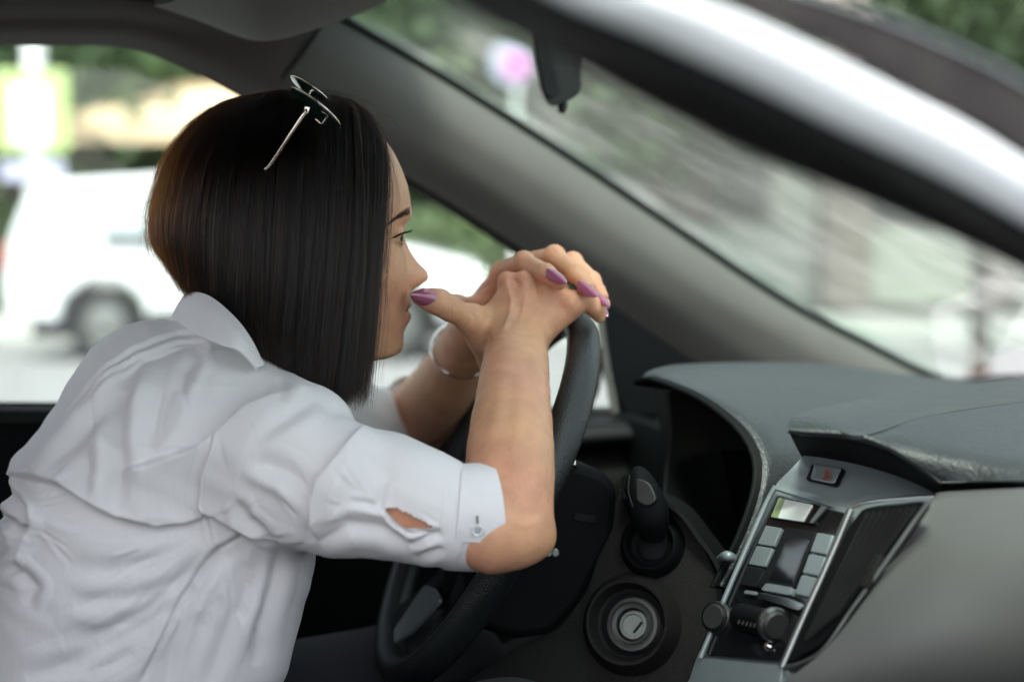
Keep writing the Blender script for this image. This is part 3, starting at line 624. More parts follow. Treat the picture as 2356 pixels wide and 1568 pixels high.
# white estate car across the road
def build_suv():
    e = empty('parked_car', (0, 0, 0), 'white parked estate car across the road, blurred behind the woman', 'car')
    prof = [(-.90, .42), (-.93, .75), (-.90, 1.02), (-.74, 1.45), (-.45, 1.68), (.6, 1.74), (1.55, 1.66), (2.2, 1.18), (2.9, 1.05), (3.45, .92), (3.58, .70), (3.55, .42), (3.15, .36), (3.08, .60), (2.85, .76), (2.6, .76), (2.36, .60), (2.3, .34), (.42, .34), (.36, .60), (.15, .76), (-.13, .76), (-.36, .60), (-.42, .36)]
    prism('body', [Vector((x, 0, z)) for x, z in prof], (0, 1.75, 0), 'white_paint', e, bevel=.05)
    box_mesh('underbody', (-.7, .1, .22), (3.4, 1.65, .40), 'rubber', e)
    for poly in ([(-.62, 1.16), (-.50, 1.50), (-.15, 1.56), (-.10, 1.18)], [(-.02, 1.18), (-.02, 1.60), (.75, 1.62), (.80, 1.16)], [(.88, 1.16), (.83, 1.62), (1.46, 1.57), (1.98, 1.16)]):
        f = prism('side_window', [Vector((x, -.012, z)) for x, z in rounded(poly, .06)], (0, .02, 0), 'window_sky_reflection', e)
    box_mesh('window_trim', (.02, -.03, 1.10), (1.5, -.012, 1.19), 'car_window', e, bevel=.01)
    prism('windscreen', [Vector((1.62, .1, 1.60)), Vector((1.62, 1.65, 1.60)), Vector((2.2, 1.65, 1.2)), Vector((2.2, .1, 1.2))], (.01, 0, .02), 'car_window', e)
    for x in (0, 2.72):
        wl = empty('wheel'); wl.parent = e
        lathe('tyre', [(.20, -.10), (.31, -.10), (.345, -.07), (.35, 0), (.345, .07), (.31, .10), (.20, .10)], (x, .12, .35), (0, -1, 0), 'rubber', wl, n=32)
        lathe('rim', [(.0001, .085), (.05, .09), (.19, .07), (.21, .10), (.215, .05)], (x, .12, .35), (0, -1, 0), 'satin_metal', wl, n=24)
    for x in (.84, 1.9):
        box_mesh('door_handle', (x - .22, -.03, .98), (x - .04, -.001, 1.01), 'white_paint', e, bevel=.008)
    box_mesh('sill', (.44, -.015, .36), (2.28, .0, .48), 'black_trim', e)
    box_mesh('headlight', (3.42, .02, .72), (3.57, .4, .86), 'chrome', e, bevel=.03)
    box_mesh('rear_light', (-.935, .0, .86), (-.86, .25, 1.1), 'lamp_red', e, bevel=.02)
    return e
suv = build_suv(); finish(suv, W(232, 14.0))
# trees
def leaf_mesh(name, R, n, size, seed, flat=.8):
    g = np.random.default_rng(seed); nc = 46
    cc = g.normal(size=(nc, 3)); cc /= np.linalg.norm(cc, axis=1)[:, None]; cc *= (g.random((nc, 1)) ** .45) * R * .78; cc[:, 2] *= flat
    k = g.integers(0, nc, n); p = cc[k] + g.normal(size=(n, 3)) * R * .17
    a = g.normal(size=(n, 3)); a /= np.linalg.norm(a, axis=1)[:, None]; b = np.cross(a, g.normal(size=(n, 3))); b /= np.linalg.norm(b, axis=1)[:, None]
    s = size * (.6 + .8 * g.random((n, 1)))
    V = np.stack([p - a * s, p - b * s * .5, p + a * s, p + b * s * .5], 1).reshape(-1, 3)
    me = bpy.data.meshes.new(name); me.from_pydata(V.tolist(), [], np.arange(4 * n).reshape(-1, 4).tolist()); me.update()
    return me
LM = {}
for kk, mm in enumerate(('leaf_mid', 'leaf_light', 'leaf_dark')):
    me = leaf_mesh('crown', 2.4, 9000, .17, kk); me.materials.append(MATS[mm]); LM[mm] = me
def trunk_into(e, h, r, seed):
    g = random.Random(seed)
    t = tube('trunk', [(0, 0, -.1), (g.uniform(-.1, .1), 0, h * .4), (g.uniform(-.2, .2), g.uniform(-.2, .2), h)], [r, r * .8, r * .45], 'bark', e, n=12)
    for k in range(4):
        a = k * 1.6 + g.random(); z = h * (.55 + .1 * k)
        tube('limb', [(0, 0, z), (math.cos(a) * .6, math.sin(a) * .6, z + .7), (math.cos(a) * 1.2, math.sin(a) * 1.2, z + 1.5)], [r * .4, r * .28, r * .12], 'bark', e, n=8)
tree_spots = [(-560, 21, 'leaf_mid', 1.0, 2.6, 'bushy mid green tree at the far left edge across the road'), (-250, 24, 'leaf_dark', 1.1, 2.8, 'dark leafy tree behind the white lamp post'),
              (60, 21, 'leaf_mid', 1.0, 2.2, 'green tree just behind the lime crossing sign'), (330, 26, 'leaf_light', 1.1, 2.6, 'pale green tree above the cream awning'),
              (620, 23, 'leaf_mid', 1.1, 2.6, 'green tree behind the back of the woman head'), (860, 27, 'leaf_dark', 1.2, 2.8, 'dark green tree seen above the white car bonnet'),
              (1060, 22, 'leaf_light', 1.15, 3.2, 'light green tree in the upper corner of the windscreen'), (1260, 24, 'leaf_mid', 1.0, 2.8, 'green tree just behind the rear view mirror'),
              (1500, 20, 'leaf_mid', .95, 2.6, 'bushy green tree between the mirror and the pale house'), (1800, 27, 'leaf_mid', 1.2, 4.6, 'tall green tree rising behind the pale house'),
              (2500, 24, 'leaf_dark', 1.3, 4.4, 'dark tree at the right behind the pale house'), (2260, 9.2, 'leaf_dark', .34, 2.45, 'near dark leafy tree high in the right corner'),
              (2480, 8.6, 'leaf_dark', .36, 2.1, 'near dark leafy tree cut off by the right edge')]
for i, (u, d, lm, s, hz, lab) in enumerate(tree_spots):
    t = empty('tree', (0, 0, 0), lab, 'tree', 'trees along the far side of the street')
    trunk_into(t, hz, .20 if d > 12 else .06, i)
    c = bpy.data.objects.new('crown', LM[lm]); COL.objects.link(c); c.parent = t; c.location = (0, 0, hz + .9 * s); c.rotation_euler = (0, 0, i * 1.3); c.scale = (s, s, s * .95)
    t.location = W(u, d)
# clipped hedge on the far pavement
hm = leaf_mesh('hedge_leaves', 1.0, 14000, .09, 11); 
co = np.array([v.co for v in hm.vertices]).reshape(-1, 4, 3); g = np.random.default_rng(3)
cen = co.mean(1, keepdims=True); newc = np.stack([g.uniform(-9, 9, len(co)), g.uniform(-.35, .35, len(co)), g.uniform(.1, 1.25, len(co)) + .08 * np.sin(np.arange(len(co)))], 1)[:, None]
co = (co - cen + newc).reshape(-1, 3); hm.vertices.foreach_set('co', co.ravel()); hm.update(); hm.materials.append(MATS['leaf_light'])
for u, lab in ((-100, 'long clipped green hedge on the pavement behind the white car'),):
    h = bpy.data.objects.new('hedge', hm); COL.objects.link(h); h.location = W(u, 19.9, .12); h.rotation_euler = (0, 0, -TH); tag(h, lab, 'hedge')
# crossing sign and white post
lp = empty('lamp_post', (0, 0, 0), 'tall white post with a lime crossing sign', 'lamp post')
tube('post', [(0, 0, 0), (0, 0, 2.5), (0, 0, 5.5)], [.14, .12, .09], 'white_metal', lp, n=20)
box_mesh('sign_board', (-.42, -.17, 1.98), (.42, -.14, 2.9), 'lime_sign', lp, bevel=.01)
box_mesh('sign_face', (-.20, -.18, 2.06), (.20, -.172, 2.72), 'white_metal', lp)
box_mesh('sign_lower', (-.36, -.17, 1.66), (.36, -.14, 1.86), 'blue_sign', lp, bevel=.01)
finish(lp, W(88, 17.4, .13))
# kiosk with a cream awning
ki = empty('kiosk', (0, 0, 0), 'grey green kiosk under a wide cream awning', 'kiosk')
box_mesh('cabin', (-1.6, .8, 0), (1.6, 2.6, 2.3), 'taupe_wall', ki, bevel=.02)
box_mesh('counter', (-1.6, .55, .85), (1.6, .8, .95), 'white_wall', ki)
for k in range(3):
    wf = box_mesh('window', (-1.4 + k * 1.0, .77, 1.0), (-.6 + k * 1.0, .80, 1.8), 'white_metal', ki); box_mesh('pane', (-1.34 + k * 1.0, .76, 1.06), (-.66 + k * 1.0, .775, 1.74), 'car_window', wf)
prism('awning', [Vector((-1.7, .8, 3.05)), Vector((-1.7, -.5, 2.55)), Vector((1.7, -.5, 2.55)), Vector((1.7, .8, 3.05))], (0, 0, .03), 'cream_fabric', ki)
prism('valance', [Vector((-1.7, -.5, 2.55)), Vector((1.7, -.5, 2.55)), Vector((1.7, -.5, 2.22)), Vector((-1.7, -.5, 2.22))], (0, .02, 0), 'cream_fabric', ki)
for x in (-1.65, 1.65): tube('awning_post', [(x, -.45, 0), (x, -.45, 2.5)], .03, 'white_metal', ki, n=8)
finish(ki, W(440, 20.0, .13))
# made-up pink disc on a post, standing in for a soft flare
ps = empty('flare_disc', (0, 0, 0), 'made-up pink disc with a pale blue border, standing in for a soft flare beside the mirror', 'sign')
tube('post', [(0, .04, 0), (0, .04, 3.0)], .04, 'white_metal', ps, n=10)
lathe('border', [(.0001, 0), (.26, 0), (.27, -.02), (.0001, -.02)], (-.05, 0, 3.05), (0, -1, 0), 'blue_sign', ps)
lathe('disc', [(.0001, .01), (.17, .01), (.175, .001)], (0, 0, 3.02), (0, -1, 0), 'flare_pink', ps)
finish(ps, W(1188, 17.8, .13))
# pale house seen through the windscreen
ho = empty('house', (0, 0, 0), 'pale rendered house with taupe columns and dark windows beyond the windscreen', 'house')
box_mesh('wall', (-3.2, 0, 0), (6.5, 5, 3.6), 'white_wall', ho, bevel=.02)
for k, x in enumerate((-2.9, -.75, 1.6, 4.2)):
    box_mesh('column', (x, -.4, 0), (x + .45 + .25 * (k % 2), -.02, 3.5), 'taupe_wall', ho, bevel=.02)
prism('roof', [Vector((-3.6, -.8, 3.5)), Vector((6.9, -.8, 3.5)), Vector((6.9, 2.5, 4.6)), Vector((-3.6, 2.5, 4.6))], (0, 0, .15), 'taupe_wall', ho)
prism('roof', [Vector((-3.6, 5.8, 3.5)), Vector((6.9, 5.8, 3.5)), Vector((6.9, 2.5, 4.6)), Vector((-3.6, 2.5, 4.6))], (0, 0, .15), 'taupe_wall', ho)
for x in (-1.9, .5, 2.8, 5.2):
    wf = box_mesh('window', (x - .5, -.05, 1.2), (x + .5, -.005, 2.5), 'taupe_wall', ho); box_mesh('pane', (x - .42, -.07, 1.28), (x + .42, -.055, 2.42), 'car_window', wf)
d_ = box_mesh('door', (3.3, -.05, .0), (4.1, -.005, 2.1), 'taupe_wall', ho); box_mesh('handle', (3.4, -.09, 1.0), (3.5, -.052, 1.04), 'chrome', d_)
finish(ho, W(2000, 21.5, .13))
# side garden wall and far belt of trees close the street
far = leaf_mesh('far_wood', 1.0, 26000, .5, 21)
co = np.array([v.co for v in far.vertices]).reshape(-1, 4, 3); g = np.random.default_rng(8)
cen = co.mean(1, keepdims=True); xx = g.uniform(-45, 45, len(co)); hh = 6.5 + 1.5 * np.sin(xx * .35) + 1.1 * np.sin(xx * 1.1)
newc = np.stack([xx, g.uniform(-1.5, 1.5, len(co)), g.random(len(co)) ** .8 * hh], 1)[:, None]
co = (co - cen + newc).reshape(-1, 3); far.vertices.foreach_set('co', co.ravel()); far.update(); far.materials.append(MATS['leaf_mid'])
fo = bpy.data.objects.new('far_wood', far); COL.objects.link(fo); fo.location = W(1178, 34, 0); fo.rotation_euler = (0, 0, -TH); tag(fo, 'belt of green woodland closing the view', 'trees', kind='stuff')
# ---------------------------------------------------------------- distance-field modelling (numpy)
BIG = 9.0
class Node:
    def d(self, X, c, rad): raise NotImplementedError
def smin(a, b, k):
    if k <= 0: return np.minimum(a, b)
    h = np.maximum(k - np.abs(a - b), 0) / k
    return np.minimum(a, b) - h * h * k * .25
class Cap(Node):                      # tapered capsule, optionally squashed along an axis
    def __init__(s, a, b, ra, rb, sq=None, f=1.0):
        s.a = np.array(a, float); s.b = np.array(b, float); s.ra, s.rb = ra, rb
        s.ab = s.b - s.a; s.l2 = max(float(s.ab @ s.ab), 1e-12)
        s.sq = None if sq is None else np.array(Vector(sq).normalized()); s.f = f
        s.c = (s.a + s.b) / 2; s.R = np.linalg.norm(s.ab) / 2 + max(ra, rb)
    def d(s, X, c, rad):
        if np.linalg.norm(c - s.c) - s.R - rad > .03: return None
        pa = X - s.a; h = np.clip(pa @ s.ab / s.l2, 0, 1)
        q = pa - h[:, None] * s.ab
        if s.sq is not None:
            t = q @ s.sq; q = q + (t * (1 / s.f - 1))[:, None] * s.sq
        return np.sqrt((q * q).sum(1)) - (s.ra + (s.rb - s.ra) * h)
class Ell(Node):
    def __init__(s, c, r, rot=None):
        s.c = np.array(c, float); s.r = np.array(r, float); s.M = None if rot is None else np.array(rot); s.R = s.r.max()
    def d(s, X, c, rad):
        if np.linalg.norm(c - s.c) - s.R - rad > .03: return None
        p = X - s.c
        if s.M is not None: p = p @ s.M
        k0 = np.sqrt(((p / s.r) ** 2).sum(1)); k1 = np.sqrt(((p / s.r ** 2) ** 2).sum(1)) + 1e-9
        return k0 * (k0 - 1) / k1
class Un(Node):
    def __init__(s, k, *ch): s.k = k; s.ch = ch
    def d(s, X, c, rad):
        o = None
        for n in s.ch:
            v = n.d(X, c, rad)
            if v is None: continue
            o = v if o is None else smin(o, v, s.k)
        return o
class Sub(Node):
    def __init__(s, a, b, k): s.a, s.b, s.k = a, b, k
    def d(s, X, c, rad):
        a = s.a.d(X, c, rad)
        if a is None: return None
        b = s.b.d(X, c, rad)
        return a if b is None else -smin(-a, b, s.k)
class Fn(Node):
    def __init__(s, f, c, R): s.f = f; s.c = np.array(c, float); s.R = R
    def d(s, X, c, rad):
        if np.linalg.norm(c - s.c) - s.R - rad > .03: return None
        return s.f(X)
def chain(pts, radii, k=.006, sq=None, f=1.0):
    return Un(k, *[Cap(pts[i], pts[i + 1], radii[i], radii[i + 1], sq, f) for i in range(len(pts) - 1)])

def polygonise(node, lo, hi, h, B=12, margin=1.35):
    """Surface nets over the blocks the surface passes through. Returns vertices and quads."""
    lo = np.array(lo, float); nb = np.ceil((np.array(hi) - lo) / (h * B)).astype(int)
    half = B * h * .5 * math.sqrt(3)
    cs = [lo + (np.array(i) + .5) * B * h for i in np.ndindex(*nb)]
    cs = np.array(cs); idx = np.array(list(np.ndindex(*nb)))
    dv = node.d(cs, cs.mean(0), 1e3)
    act = np.abs(dv) < half * margin + .002
    dims = nb * B + 1
    D = np.full(dims, 1.0, np.float32)
    # sign of far blocks from their centres
    g = np.arange(B + 1) * h
    gx, gy, gz = np.meshgrid(g, g, g, indexing='ij'); base = np.stack([gx.ravel(), gy.ravel(), gz.ravel()], 1)
    for i in np.nonzero(~act & (dv < 0))[0]:
        x, y, z = idx[i] * B; D[x:x + B + 1, y:y + B + 1, z:z + B + 1] = -1
    cells = []
    for i in np.nonzero(act)[0]:
        x, y, z = idx[i] * B; o = lo + idx[i] * B * h
        v = node.d(base + o, cs[i], half)
        if v is None: v = np.full(len(base), 1.0)
        D[x:x + B + 1, y:y + B + 1, z:z + B + 1] = v.reshape(B + 1, B + 1, B + 1)
    S = D < 0
    verts_sum = {}; 
    c = S[:-1, :-1, :-1].astype(np.int8)
    tot = np.zeros(c.shape, np.int8)
    for dx in (0, 1):
        for dy in (0, 1):
            for dz in (0, 1): tot += S[dx:dx + c.shape[0], dy:dy + c.shape[1], dz:dz + c.shape[2]]
    ci = np.argwhere((tot > 0) & (tot < 8)); n = len(ci)
    ids = np.full(c.shape, -1, np.int32); ids[ci[:, 0], ci[:, 1], ci[:, 2]] = np.arange(n)
    acc = np.zeros((n, 3)); cnt = np.zeros(n)
    corners = [(a, b, e) for a in (0, 1) for b in (0, 1) for e in (0, 1)]
    for p in corners:
        for ax in range(3):
            if p[ax]: continue
            q = list(p); q[ax] = 1
            a = D[ci[:, 0] + p[0], ci[:, 1] + p[1], ci[:, 2] + p[2]]; b = D[ci[:, 0] + q[0], ci[:, 1] + q[1], ci[:, 2] + q[2]]
            m = (a < 0) != (b < 0); t = np.where(m, a / np.where(m, a - b, 1), 0)
            pos = np.tile(np.array(p, float), (n, 1)); pos[:, ax] += t
            acc[m] += pos[m]; cnt[m] += 1
    V = lo + (ci + acc / np.maximum(cnt, 1)[:, None]) * h
    F = []
    for ax in range(3):
        o1, o2 = [(1, 2), (2, 0), (0, 1)][ax]
        sl0 = [slice(None)] * 3; sl1 = [slice(None)] * 3; sl0[ax] = slice(0, -1); sl1[ax] = slice(1, None)
        A = S[tuple(sl0)]; Bb = S[tuple(sl1)]
        e = np.argwhere(A != Bb)
        e = e[(e[:, o1] > 0) & (e[:, o2] > 0) & (e[:, o1] < dims[o1] - 1) & (e[:, o2] < dims[o2] - 1)]
        inside = A[e[:, 0], e[:, 1], e[:, 2]]
        def cid(d1, d2):
            t = e.copy(); t[:, o1] += d1; t[:, o2] += d2; return ids[t[:, 0], t[:, 1], t[:, 2]]
        q = np.stack([cid(-1, -1), cid(0, -1), cid(0, 0), cid(-1, 0)], 1)
        q[~inside] = q[~inside][:, ::-1]; F.append(q)
    F = np.concatenate(F); F = F[(F >= 0).all(1)]
    return V, F

def relax(V, F, it=2, lam=.5):
    e = np.concatenate([F[:, [0, 1]], F[:, [1, 2]], F[:, [2, 3]], F[:, [3, 0]]])
    n = len(V)
    deg = np.bincount(e.ravel(), minlength=n).astype(float)
    for _ in range(it):
        s = np.zeros_like(V)
        for k in range(3):
            s[:, k] = np.bincount(e[:, 0], V[e[:, 1], k], n) + np.bincount(e[:, 1], V[e[:, 0], k], n)
        V = V + lam * (s / np.maximum(deg, 1)[:, None] - V)
    return V
def vnormals(V, F):
    n = np.cross(V[F[:, 2]] - V[F[:, 0]], V[F[:, 3]] - V[F[:, 1]]); N = np.zeros_like(V)
    for k in range(4):
        for a in range(3): N[:, a] += np.bincount(F[:, k], n[:, a], len(V))
    return N / (np.linalg.norm(N, axis=1)[:, None] + 1e-12)
def fast_mesh(name, V, F, m, parent=None, col=None, **kw):
    me = bpy.data.meshes.new(name); off = np.array(world_loc(parent)) if parent is not None else 0
    V = (V - off).astype(np.float32); nf = len(F)
    me.vertices.add(len(V)); me.vertices.foreach_set('co', V.ravel())
    me.loops.add(nf * 4); me.loops.foreach_set('vertex_index', F.astype(np.int32).ravel())
    me.polygons.add(nf); me.polygons.foreach_set('loop_start', np.arange(0, nf * 4, 4, dtype=np.int32))
    me.polygons.foreach_set('use_smooth', np.ones(nf, bool))
    me.update(calc_edges=True); me.validate()
    if col is not None:
        a = me.color_attributes.new('tint', 'FLOAT_COLOR', 'POINT'); a.data.foreach_set('color', np.concatenate([col, np.ones((len(col), 1))], 1).astype(np.float32).ravel())
    o = bpy.data.objects.new(name, me); COL.objects.link(o); me.materials.append(MATS[m])
    if parent is not None: o.parent = parent
    return tag(o, **kw)
def proj_arr(V):
    q = V - np.array(CAM); d = q @ np.array(CF)
    return 1178 + FPX * (q @ np.array(CR)) / d, 784 - FPX * (q @ np.array(CU)) / d, d
def seg_dist(u, v, pl):
    """Distance in pixels to a polyline, signed side, and position along it 0..1."""
    pl = np.array(pl, float); best = np.full(len(u), 1e9); side = np.zeros(len(u)); tt = np.zeros(len(u)); L = np.linalg.norm(np.diff(pl, axis=0), axis=1); cum = np.concatenate([[0], np.cumsum(L)])
    for i in range(len(pl) - 1):
        a, b = pl[i], pl[i + 1]; ab = b - a; px_, py_ = u - a[0], v - a[1]
        h = np.clip((px_ * ab[0] + py_ * ab[1]) / (ab @ ab), 0, 1)
        dx, dy = px_ - h * ab[0], py_ - h * ab[1]; dd = np.hypot(dx, dy)
        m = dd < best; best[m] = dd[m]; side[m] = np.sign(ab[0] * py_ - ab[1] * px_)[m]; tt[m] = ((cum[i] + h * L[i]) / cum[-1])[m]
    return best, side, tt
# ---------------------------------------------------------------- the woman: skin
woman = empty('person', (0, 0, 0), 'dark haired woman in a white shirt leaning her folded hands on the steering wheel', 'person')
mat('skin', (.56, .33, .23), .47, vcol='tint', sss=.2, bump=[('noise', 900, .35, .0008), ('noise', 260, .25, .0015), ('noise', 90, .12, .003)], vary=.09, vscale=55, spec=.4)
HY = math.radians(4)                   # head turned a little further away
Hc = np.array(HEAD)
Hf = np.array((math.cos(HY), math.sin(HY), 0)); Hl = np.array((-math.sin(HY), math.cos(HY), 0)); Hu = np.array((0, 0, 1.0))
def hx(u, v):                           # profile pixel -> head-frame x, z on the midline plane
    n = Vector(Hl); p = QP(u, v, HEAD, n) - HEAD; p = np.array(p); return p @ Hf, p @ Hu
prof_px = [(850, 250), (880, 300), (899, 345), (918, 390), (932, 428), (939, 460), (942, 484), (938, 503), (930, 522), (926, 540), (926, 560), (928, 585), (930, 610), (934, 632), (939, 650), (944, 665), (943, 680), (944, 694), (945, 706), (942, 713), (945, 722), (945, 736), (936, 750), (930, 764), (930, 780), (929, 796), (922, 811), (908, 821), (890, 826)]
pp = np.array([hx(*q) for q in prof_px]); pz = pp[::-1, 1]; pxx = pp[::-1, 0] - .0025
sm_px = [(850, 250), (880, 300), (899, 345), (918, 390), (932, 428), (939, 460), (941, 484), (936, 503), (930, 522), (926, 540), (926, 560), (928, 585), (930, 610), (934, 640), (938, 665), (938, 690), (937, 715), (934, 740), (930, 764), (928, 796), (922, 811), (908, 821), (890, 826)]
sq_ = np.array([hx(*q) for q in sm_px]); spz = sq_[::-1, 1]; spx = sq_[::-1, 0] - .0025
nose_px = [(930, 520, 0), (931, 533, 2), (940, 555, 11), (952, 578, 21), (966, 602, 36), (978, 616, 48), (985, 626, 55), (985, 637, 54), (978, 646, 44), (964, 654, 27), (950, 662, 8), (946, 668, 0)]
nzv = np.array([(hx(a, b)[1], c / FPX * 1.45 / .93) for a, b, c in nose_px])[::-1]
def zz(v): return hx(930, v)[1]
ZE = zz(543); ZM = zz(712); ZB = zz(500); ZC = zz(812)
def g(x, s): return np.exp(-(x / s) ** 2)
def head_fn(X):
    q = X - Hc; x = q @ Hf; t = q @ Hl; z = q @ Hu; at = np.abs(t)
    b0 = np.interp(z, spz, spx); base = np.interp(z, pz, pxx); base = b0 + (base - b0) * np.exp(-(at / .023) ** 2.4)
    Wd = np.interp(z, [ZC - .02, ZC, ZM, zz(640), ZE, ZB, zz(400), zz(350), zz(300), zz(260)], [.030, .040, .055, .064, .067, .067, .062, .052, .036, .02])
    Dp = np.interp(z, [ZC - .02, ZC, ZM, ZE, ZB, zz(300)], [.045, .055, .062, .060, .065, .07])
    qq = np.clip(at / Wd, 0, 1)
    H = base - Dp * (1 - np.sqrt(np.clip(1 - qq ** 2.1, 0, 1)))
    nh = np.interp(z, nzv[:, 0], nzv[:, 1], left=0, right=0)
    sg = np.interp(z, [zz(668), zz(650), zz(630), zz(600), zz(560), zz(525)], [.0105, .0135, .0138, .0105, .0080, .0085])
    H = H + nh * np.exp(-(at / sg) ** 2.3)
    H = H + .0100 * g(at - .0130, .0058) * g(z - zz(641), .0075)                     # nostril wings
    H = H - .0085 * g(at - .031, .014) * g(z - ZE - .001, .0095)                       # eye sockets
    H = H - .004 * g(at - .016, .006) * g(z - ZE, .008)
    H = H + .0030 * g(at - .030, .018) * g(z - ZB - .001, .0055)                       # brow ridge
    H = H + .0045 * g(at - .045, .020) * g(z - zz(625), .020)                        # cheekbone
    H = H - .0016 * g(at - .024 - .25 * (zz(640) - z), .004) * g(z - zz(675), .018)  # fold beside the mouth
    H = H - .0030 * g(at - .021, .005) * g(z - ZM, .005) - .0018 * g(at - .0200, .0028) * g(z - zz(643), .008)                             # mouth corner
    H = H - .0024 * g(z - ZM, .0016) * np.clip(1 - at / .021, 0, 1) ** .5            # lip line
    H = H + .0022 * g(z - zz(727), .0040) * np.clip(1 - at / .022, 0, 1)
    H = H + .0018 * g(z - zz(701), .0035) * np.clip(1 - at / .022, 0, 1)
    a = (x - H) * .62
    b = at - Wd - .004
    d1 = -smin(-a, -b, .018)
    zj = ZC - .009 + np.clip((hx(905, 826)[0] - x), -.02, .12) * .10
    d1 = -smin(-d1, -(zj - z), .014)
    d1 = -smin(-d1, -(z - zz(290)), .03)
    d1 = -smin(-d1, -(-.03 - x), .03)
    return d1
face = Fn(head_fn, Hc + Hf * .05 + Hu * -.03, .19)
skull = Ell(Hc + Hf * .006 + Hu * .008, (.100, .064, .082), np.stack([Hf, Hl, Hu], 1))
eyec = {}
for s in (-1, 1): eyec[s] = Hc + Hf * (hx(928, 543)[0] - .0225) + Hl * (s * .0335) + Hu * (ZE - .0005)
lids = Un(.004, *[Ell(eyec[s] + Hf * .0006, (.0128, .0136, .0118), np.stack([Hf, Hl, Hu], 1)) for s in (-1, 1)])
slit = Un(0, *[Ell(eyec[s] + Hf * .0100 + Hl * s * .0015 + Hu * -.0006, (.0100, .0130, .0042), np.stack([Hf, Hl, Hu], 1)) for s in (-1, 1)])
nostril = Un(0, *[Ell(Hc + Hf * (hx(960, 650)[0]) + Hl * s * .0085 + Hu * (zz(652)), (.0062, .0040, .0034)) for s in (-1, 1)])
neck = Cap(Hc + np.array((-.016, 0, -.075)), P(545, 850, 1.43), .047, .054)
head = Sub(Sub(Un(.012, Un(.022, skull, face), neck), nostril, .002), slit, .0008)
head = Un(.003, Sub(lids, slit, .0008), head) if False else Sub(Sub(Un(.012, Un(.022, skull, Un(.004, face, lids)), neck), nostril, .002), slit, .0008)

def A(*l): return [np.array(P(*t)) for t in l]
view = CF
# near arm (her right)
def smooth_limb(pts, r, f=1.0, n=12, k=.012):
    c = catmull(A(*pts), n); rr = catmull([(x, 0, 0) for x in r], n)[:, 0]
    return Un(k, *[Cap(c[i], c[i + 1], rr[i] * .985, rr[i + 1] * .985, view, f) for i in range(n - 1)])
sh = P(640, 1060, 1.29)
near_arm = Un(.02,
    Cap(sh, P(930, 1150, 1.272), .042, .0385), Cap(P(930, 1150, 1.272), P(1146, 1222, 1.283), .0385, .0330),
    Cap(P(1146, 1222, 1.283), P(1200, 1236, 1.286), .0315, .0200), Cap(P(1190, 1215, 1.287), P(1246, 1242, 1.290), .0170, .0065),
    smooth_limb([(1194, 1205, 1.288), (1174, 1110, 1.302), (1176, 1000, 1.334), (1182, 890, 1.386), (1187, 830, 1.422), (1188, 778, 1.460)], [.0245, .0352, .0348, .0304, .0276, .0266], .94))
# flattened wrist
near_wrist = Cap(P(1187, 790, 1.458), P(1202, 742, 1.474), .0262, .0285, sq=view, f=.76)
mc = dict(i=P(1174, 664, 1.492), m=P(1212, 660, 1.486), r=P(1262, 676, 1.478), p=P(1314, 708, 1.474))
wr0 = dict(i=P(1160, 765, 1.474), m=P(1180, 770, 1.468), r=P(1205, 772, 1.468), p=P(1228, 770, 1.472))
near_palm = Un(.016, *[Cap(wr0[k], mc[k], .0140, {'i': .0118, 'm': .0125, 'r': .0125, 'p': .0118}[k]) for k in 'imrp'],
               Cap(P(1195, 760, 1.482), P(1225, 705, 1.490), .021, .024, sq=view, f=.65))
knk = Un(.006, Ell(P(1165, 643, 1.487), (.0082, .0082, .0080)), Ell(P(1206, 647, 1.484), (.0094,) * 3), Ell(P(1256, 662, 1.474), (.0088,) * 3), Ell(P(1318, 697, 1.468), (.0092,) * 3))
tendon = Un(.003, Cap(P(1165, 650, 1.4805), P(1176, 750, 1.4550), 0.0036, .0022), Cap(P(1208, 655, 1.474), P(1188, 755, 1.4540), .0030, .0016), Cap(P(1256, 668, 1.4655), P(1205, 755, 1.4555), .0018, .001))
n_index = chain(A((1172, 656, 1.492), (1190, 652, 1.528), (1200, 690, 1.542), (1200, 725, 1.540)), [.0102, .0092, .0082, .0070])
n_middle = chain(A((1210, 655, 1.486), (1232, 655, 1.530), (1240, 695, 1.548), (1236, 730, 1.545)), [.0105, .0094, .0084, .0072])
n_ring = chain(A((1260, 668, 1.478), (1286, 668, 1.515), (1292, 700, 1.535), (1286, 728, 1.535)), [.0102, .0090, .0080, .0068])
n_pinky = chain(A((1312, 698, 1.474), (1346, 690, 1.476), (1368, 706, 1.482), (1378, 727, 1.488)), [.0102, .0092, .0086, .0068])
n_thumb = Un(.012, chain(A((1150, 790, 1.478), (1120, 768, 1.468), (1084, 735, 1.455), (1034, 709, 1.443), (998, 692, 1.437), (966, 684, 1.434)), [.0165, .0165, .0128, .0106, .0106, .0078], .008),
             Cap(P(1090, 735, 1.460), P(1130, 830, 1.490), .0110, .0135), Cap(P(1115, 735, 1.470), P(1160, 700, 1.482), .010, .0105))
ridge = Un(.004, Cap(P(1250, 672, 1.480), P(1318, 696, 1.474), .0115, .0105), Cap(P(1215, 655, 1.490), P(1262, 668, 1.482), .011, .011))
near_hand = Un(.007, Un(.010, Un(.014, near_wrist, near_palm), n_thumb), knk, ridge)
near_hand = Un(.0022, near_hand, tendon)
near_hand = Un(.004, near_hand, Un(.0008, n_index, n_middle, n_ring, n_pinky))
